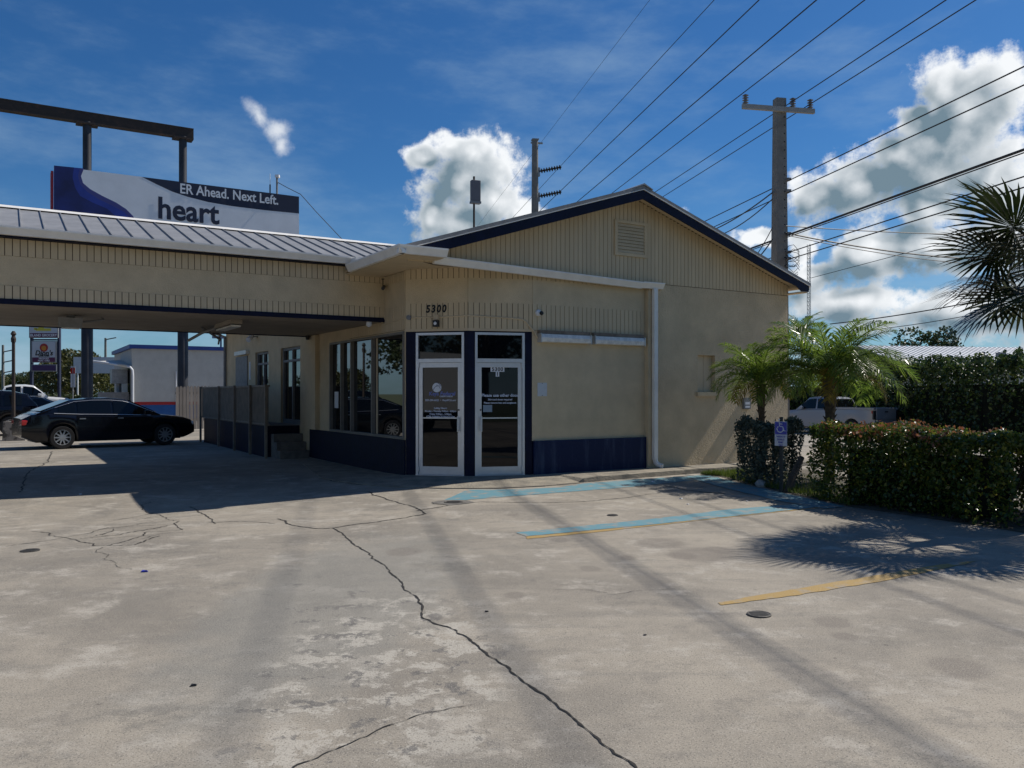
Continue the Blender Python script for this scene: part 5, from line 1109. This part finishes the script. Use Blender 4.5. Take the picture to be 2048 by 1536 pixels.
for s in (1, -1): MB().box(-2.97, -.8, s * .90, s * 1.0, 1.33, 1.42).build('bed_rail', m_carsilver, tk); MB().box(-2.985, -2.9, s * .83, s * .985, .86, 1.28).build('lamp_housing', m_black, tk)
MB().box(-2.99, -2.95, -.80, .80, .86, 1.42).build('tailgate', m_carsilver, tk, bevel=.02); MB().box(-2.996, -2.988, -.13, .13, 1.2, 1.26).build('tailgate_handle', m_black, tk)

# ------------------------------------------------------------------ left background
p = at(27, 881); t = empty('lamp_post', p, RZ, 'thin dark post in a broken concrete block at the left', 'post'); m_blk = mat('broken_concrete_block', (.22, .20, .18), .95, 0, 5, .8, 20, col2=(.05, .045, .04), thr=(.5, .6))
MB().hexa([(-.33, -.3, -.05), (.33, -.3, -.05), (.33, .3, -.05), (-.33, .3, -.05)], [(-.29, -.28, .66), (.31, -.28, .63), (.28, .28, .66), (-.3, .28, .64)]).build('concrete_block', m_blk, t)
MB().lathe([(.055, .6), (.05, 3.3)], 10).build('post', m_rust, t); MB().lathe([(.07, 3.3), (.08, 3.42), (.05, 3.52), (.09, 3.58), (.04, 3.68)], 10).build('lamp_head', m_rust, t)
# pylon sign
SD = 58; s0 = ray(60, SD); ps = empty('shop_pylon_sign', Vector((s0.x, s0.y, -.1)), 0, 'tall two-post shop sign with stacked panels seen under the canopy', 'sign')
def sx_(x): return (x - 60) / F * SD
def sz_(y): return H + (YH - y) / F * SD + .1
m_plum = mat('plum_sign_band', (.10, .012, .06), .5, 0); m_spost = mat('dark_blue_sign_post', (.02, .025, .06), .5, .2, 3)
for x in (62, 117): MB().box(sx_(x) - .075, sx_(x) + .075, .0, .2, 0, sz_(620) ).build('post', m_spost, ps)
def panel(x0, x1, y0, y1, band=None):
    MB().box(sx_(x0), sx_(x1), -.12, .14, sz_(y1), sz_(y0)).build('panel_case', m_steel, ps)
    MB().box(sx_(x0) + .06, sx_(x1) - .06, -.135, -.12, sz_(y1) + .06, sz_(y0) - .06).build('panel_face', mat('sign_panel_white', (.50, .52, .56), .5, 0), ps)
    if band: MB().box(sx_(x0) + .062, sx_(x1) - .062, -.142, -.135, sz_(band[1]), sz_(band[0])).build('name_band', m_plum, ps)
def stext(body, x, y, size, m, **k): text('lettering', body, size, m, ps, facing((sx_(x), -.15, sz_(y)), (1, 0, 0), (0, -1, 0)), extrude=.003, **k)
panel(60, 118, 632, 676, (666.5, 675)); stext('ISLAND GROCERY', 89, 671, .24, m_whitep, bold=.006, sx=.95)
MB().box(sx_(66), sx_(113), -.10, .12, sz_(681), sz_(678)).build('crossbar', m_spost, ps)
panel(65, 114, 682, 725, (715, 724)); stext("Dion's", 90, 706.5, .48, m_blackp, bold=.012, shear=.2); stext('QUIK CHIK', 90, 712, .15, m_blackp, bold=.008); stext('PRODUCE', 90, 717.4, .15, m_whitep, bold=.004); stext('MEAT • DELI', 90, 721.6, .15, m_whitep, bold=.004)
MB().lathe([(.001, -.148), (.29, -.148), (.29, -.14)], 20, (sx_(90), 0, sz_(695.5)), axis='y').build('logo_disc', mat('red_logo', (.35, .02, .02), .5, 0), ps); MB().lathe([(.001, -.153), (.17, -.153), (.17, -.149)], 16, (sx_(90), 0, sz_(696.5)), axis='y').build('logo_centre', mat('orange_logo', (.55, .22, .02), .5, 0), ps)
for x0, x1, y0, y1 in ((74, 104, 657, 662), (79, 90, 653, 657), (70, 76, 656, 660)): MB().box(sx_(x0), sx_(x1), -.148, -.136, sz_(y1), sz_(y0)).build('truck_emblem', mat('yellow_emblem', (.55, .48, .04), .5, 0), ps)
panel(65, 115, 729, 743); MB().box(sx_(66.5), sx_(113.5), -.142, -.136, sz_(741.5), sz_(730.5)).build('blank_board', mat('plum_blue_board', (.05, .02, .09), .5, 0), ps)
# neighbour building
ND = 46.0; n0 = ray(264, ND); nb = empty('neighbour_building', Vector((n0.x, n0.y, -.05)), RZ, 'white stucco building with red and blue stripes and blue roof edge', 'building')
m_nw = mat('white_rough_stucco', (.50, .49, .46), .9, .06, 2, 1.0, 9); nz = H + (YH - 697) / F * ND + .05; zst = H + (YH - 810) / F * ND + .05
MB().box(0, 16, 0, 9, zst + .17, nz).build('wall', m_nw, nb); MB().box(-.004, 16, -.012, 9, zst, zst + .17).build('red_stripe', mat('red_wall_stripe', (.36, .02, .02), .7, .1, 4), nb); MB().box(-.002, 16, -.008, 9, 0, zst).build('blue_base', mat('blue_wall_base', (.012, .09, .30), .7, .15, 3), nb)
MB().box(-.15, 16.1, -.16, 9.2, nz, nz + .22).build('roof_edge', mat('blue_roof_edge', (.015, .05, .24), .5, .1, 3), nb)
aw = MB(); aw.tube([(-2.2, 3.6, nz - .55), (-1.0, 1.6, nz - .80), (-.1, -.12, nz - 1.05), (.0, -.2, nz - 1.2), (.02, -.22, nz - 1.5), (.02, -.22, .05)], .06, 8); aw.build('bent_pipe', m_whitep, nb)
MB().extr([(-1.6, 5.5, nz - .62), (-.01, 5.5, nz - .5), (-.01, .1, nz - 1.0), (-.5, .1, nz - .95)], (0, 0, .05)).build('awning', m_nw, nb)
MB().box(-.05, .0, .7, 1.5, 1.6, 3.2).build('side_window', m_glass, nb); MB().box(-.9, -.1, 1.2, 2.2, 2.2, 3.0).build('vent_hood', m_steel, nb); MB().tube([(-.5, 1.7, 0), (-.5, 1.7, 2.2)], .15, 8).build('vent_pipe', m_steel, nb)
MB().box(-1.6, -.1, .6, 1.4, 0, 1.7).build('utility_cabinet', m_grey, nb)
MB().box(5.05, 5.45, -.14, -.0, nz - 1.7, nz - 1.38).build('wall_lamp', m_whitep, nb); MB().tube([(2.3, -.07, .05), (2.3, -.07, 2.9)], .03, 6).build('wall_pipe', m_whitep, nb)
rfe = MB(); rfe.tube([(5.2, 2, nz + .2), (5.2, 2, nz + .9), (4.9, 2, nz + .9)], .06, 6).tube([(5.7, 2, nz + .2), (5.7, 2, nz + .75), (6.3, 2, nz + .8), (6.6, 2, nz + .2)], .06, 6).box(4.7, 6.0, 1.9, 2.1, nz + .85, nz + 1.0); rfe.build('roof_pipes', m_grey, nb)
# picket fence
fa, fb2 = ray(352, 34), ray(452, 35.5); fe = empty('picket_fence', Vector((fa.x, fa.y, 0)), math.atan2(fb2.y - fa.y, fb2.x - fa.x), 'grey weathered wooden picket fence between billboard post and railing', 'fence')
FL = (fb2 - fa).length; pk = MB(); pk.add([(0, 0, .08), (.125, 0, .08), (.125, 0, 1.82), (.095, 0, 1.88), (.03, 0, 1.88), (0, 0, 1.82), (0, .02, .08), (.125, .02, .08), (.125, .02, 1.82), (.095, .02, 1.88), (.03, .02, 1.88), (0, .02, 1.82)], [(0, 1, 2, 3, 4, 5), (11, 10, 9, 8, 7, 6)] + [(i, (i + 1) % 6, 6 + (i + 1) % 6, 6 + i) for i in range(6)])
pkm = pk.mesh('picket', m_wood); s = 0
while s < FL: link('picket', pkm, fe, (s, 0, random.uniform(-.02, .02))); s += .148
for z in (.45, 1.55): MB().box(0, FL, .022, .07, z, z + .09).build('rail', m_wood, fe)
for x in (.3, FL - .5): MB().box(x, x + .1, .072, .17, -.05, 1.8).build('fence_post', m_wood, fe)
# low clipped hedge, poles on the left
hedge_along('roadside_hedge', [ray(20, 62), ray(130, 60), ray(225, 58)], 1.5, 1.2, 'low bright hedge beyond the parked cars at left', m_tree, .16, 160, cat='hedge', z0=-.05)
def road_pole(x, D, ytop, label, arms):
    b = ray(x, D); t = empty('roadside_pole', Vector((b.x, b.y, -.6)), 0, label, 'utility pole', 'poles along the far road'); zt2 = H + (YH - ytop) / F * D + .6
    MB().lathe([(.2, 0), (.13, zt2)], 8).build('shaft', m_concpole, t)
    for dz in arms: MB().tube([(0, 0, zt2 - dz), (1.3, 0, zt2 - dz + .25)], .07, 6).build('arm', m_ins, t)
road_pole(6, 95, 690, 'distant pole with three arms at the far left', (.8, 2.0, 3.2)); road_pole(211, 100, 676, 'distant lamp pole over the blue roof edge', (.2,))
b = ray(160, 66); t = empty('station_board', Vector((b.x, b.y, 0)), .1, 'small pale board on posts left of the neighbour building', 'sign'); MB().box(-.5, 3.6, 0, .12, 3.2, 4.5).build('board', m_swhite, t)
for x in (-.2, 2.9): MB().tube([(x, .06, -.1), (x, .06, 3.2)], .06, 6).build('post', m_whitep, t)
b = ray(146, 55); t = empty('street_sign', Vector((b.x, b.y, 0)), .2, 'narrow red and white roadside sign beside the billboard post', 'sign'); MB().tube([(0, 0, -.1), (0, 0, 3.4)], .035, 6).build('post', m_steel, t); MB().box(-.14, .14, -.02, .0, 2.0, 3.4).build('plate', m_swhite, t); MB().box(-.14, .14, -.025, -.02, 2.9, 3.3).build('red_field', m_red, t)
# low building with white metal roof at right
LD = 60; l0 = ray(1800, LD); lb = empty('long_low_building', Vector((l0.x, l0.y, -.6)), R(12), 'long low building with pale ribbed metal roof beyond the tall hedge', 'building'); zl = H + (YH - 728) / F * LD + .6
MB().box(0, 30, 0, 9, 0, zl).build('wall', m_nw, lb)
MB().extr([(-.4, -.6, zl - .02), (-.4, 4.5, zl + 1.5), (-.4, 9.6, zl - .02), (-.4, 9.6, zl + .08), (-.4, 4.5, zl + 1.6), (-.4, -.6, zl + .08)], (31, 0, 0)).build('roof', mat('pale_roof_sheet', (.52, .54, .57), .45, .08, 1, metal=.3), lb)
rb = MB(); x = -.2
while x < 30.5: rb.extr([(x, -.6, zl + .08), (x, 4.5, zl + 1.6), (x, 4.5, zl + 1.65), (x, -.6, zl + .13)], (.05, 0, 0)); x += .45
rb.build('roof_ribs', MATS['pale_roof_sheet'], lb, kind='stuff'); MB().box(9.3, 9.8, .8, 1.3, zl + .5, zl + 1.0).build('roof_vent', m_grey, lb)
# box truck left of the viewer (mirrored in the left door)
bt = empty('box_truck', Vector((-12.5, 1.0, 0)), R(100), 'white box truck outside the picture, mirrored in the left entrance door', 'truck')
MB().box(-3.2, 2.0, -1.15, 1.15, .85, 3.2).build('cargo_box', m_carwhite, bt); MB().hexa([(2.1, -1.0, .6), (3.9, -1.0, .6), (3.9, 1.0, .6), (2.1, 1.0, .6)], [(2.1, -.95, 2.3), (3.2, -.9, 2.3), (3.2, .9, 2.3), (2.1, .95, 2.3)]).build('cab', m_carwhite, bt); MB().box(-3.2, 3.8, -.8, .8, .5, .85).build('chassis', m_black, bt)
for x in (-2.0, 2.9):
    for s in (1, -1): wheel_parts(bt, (x, s * .95, .42), .42, .26, s, 6)
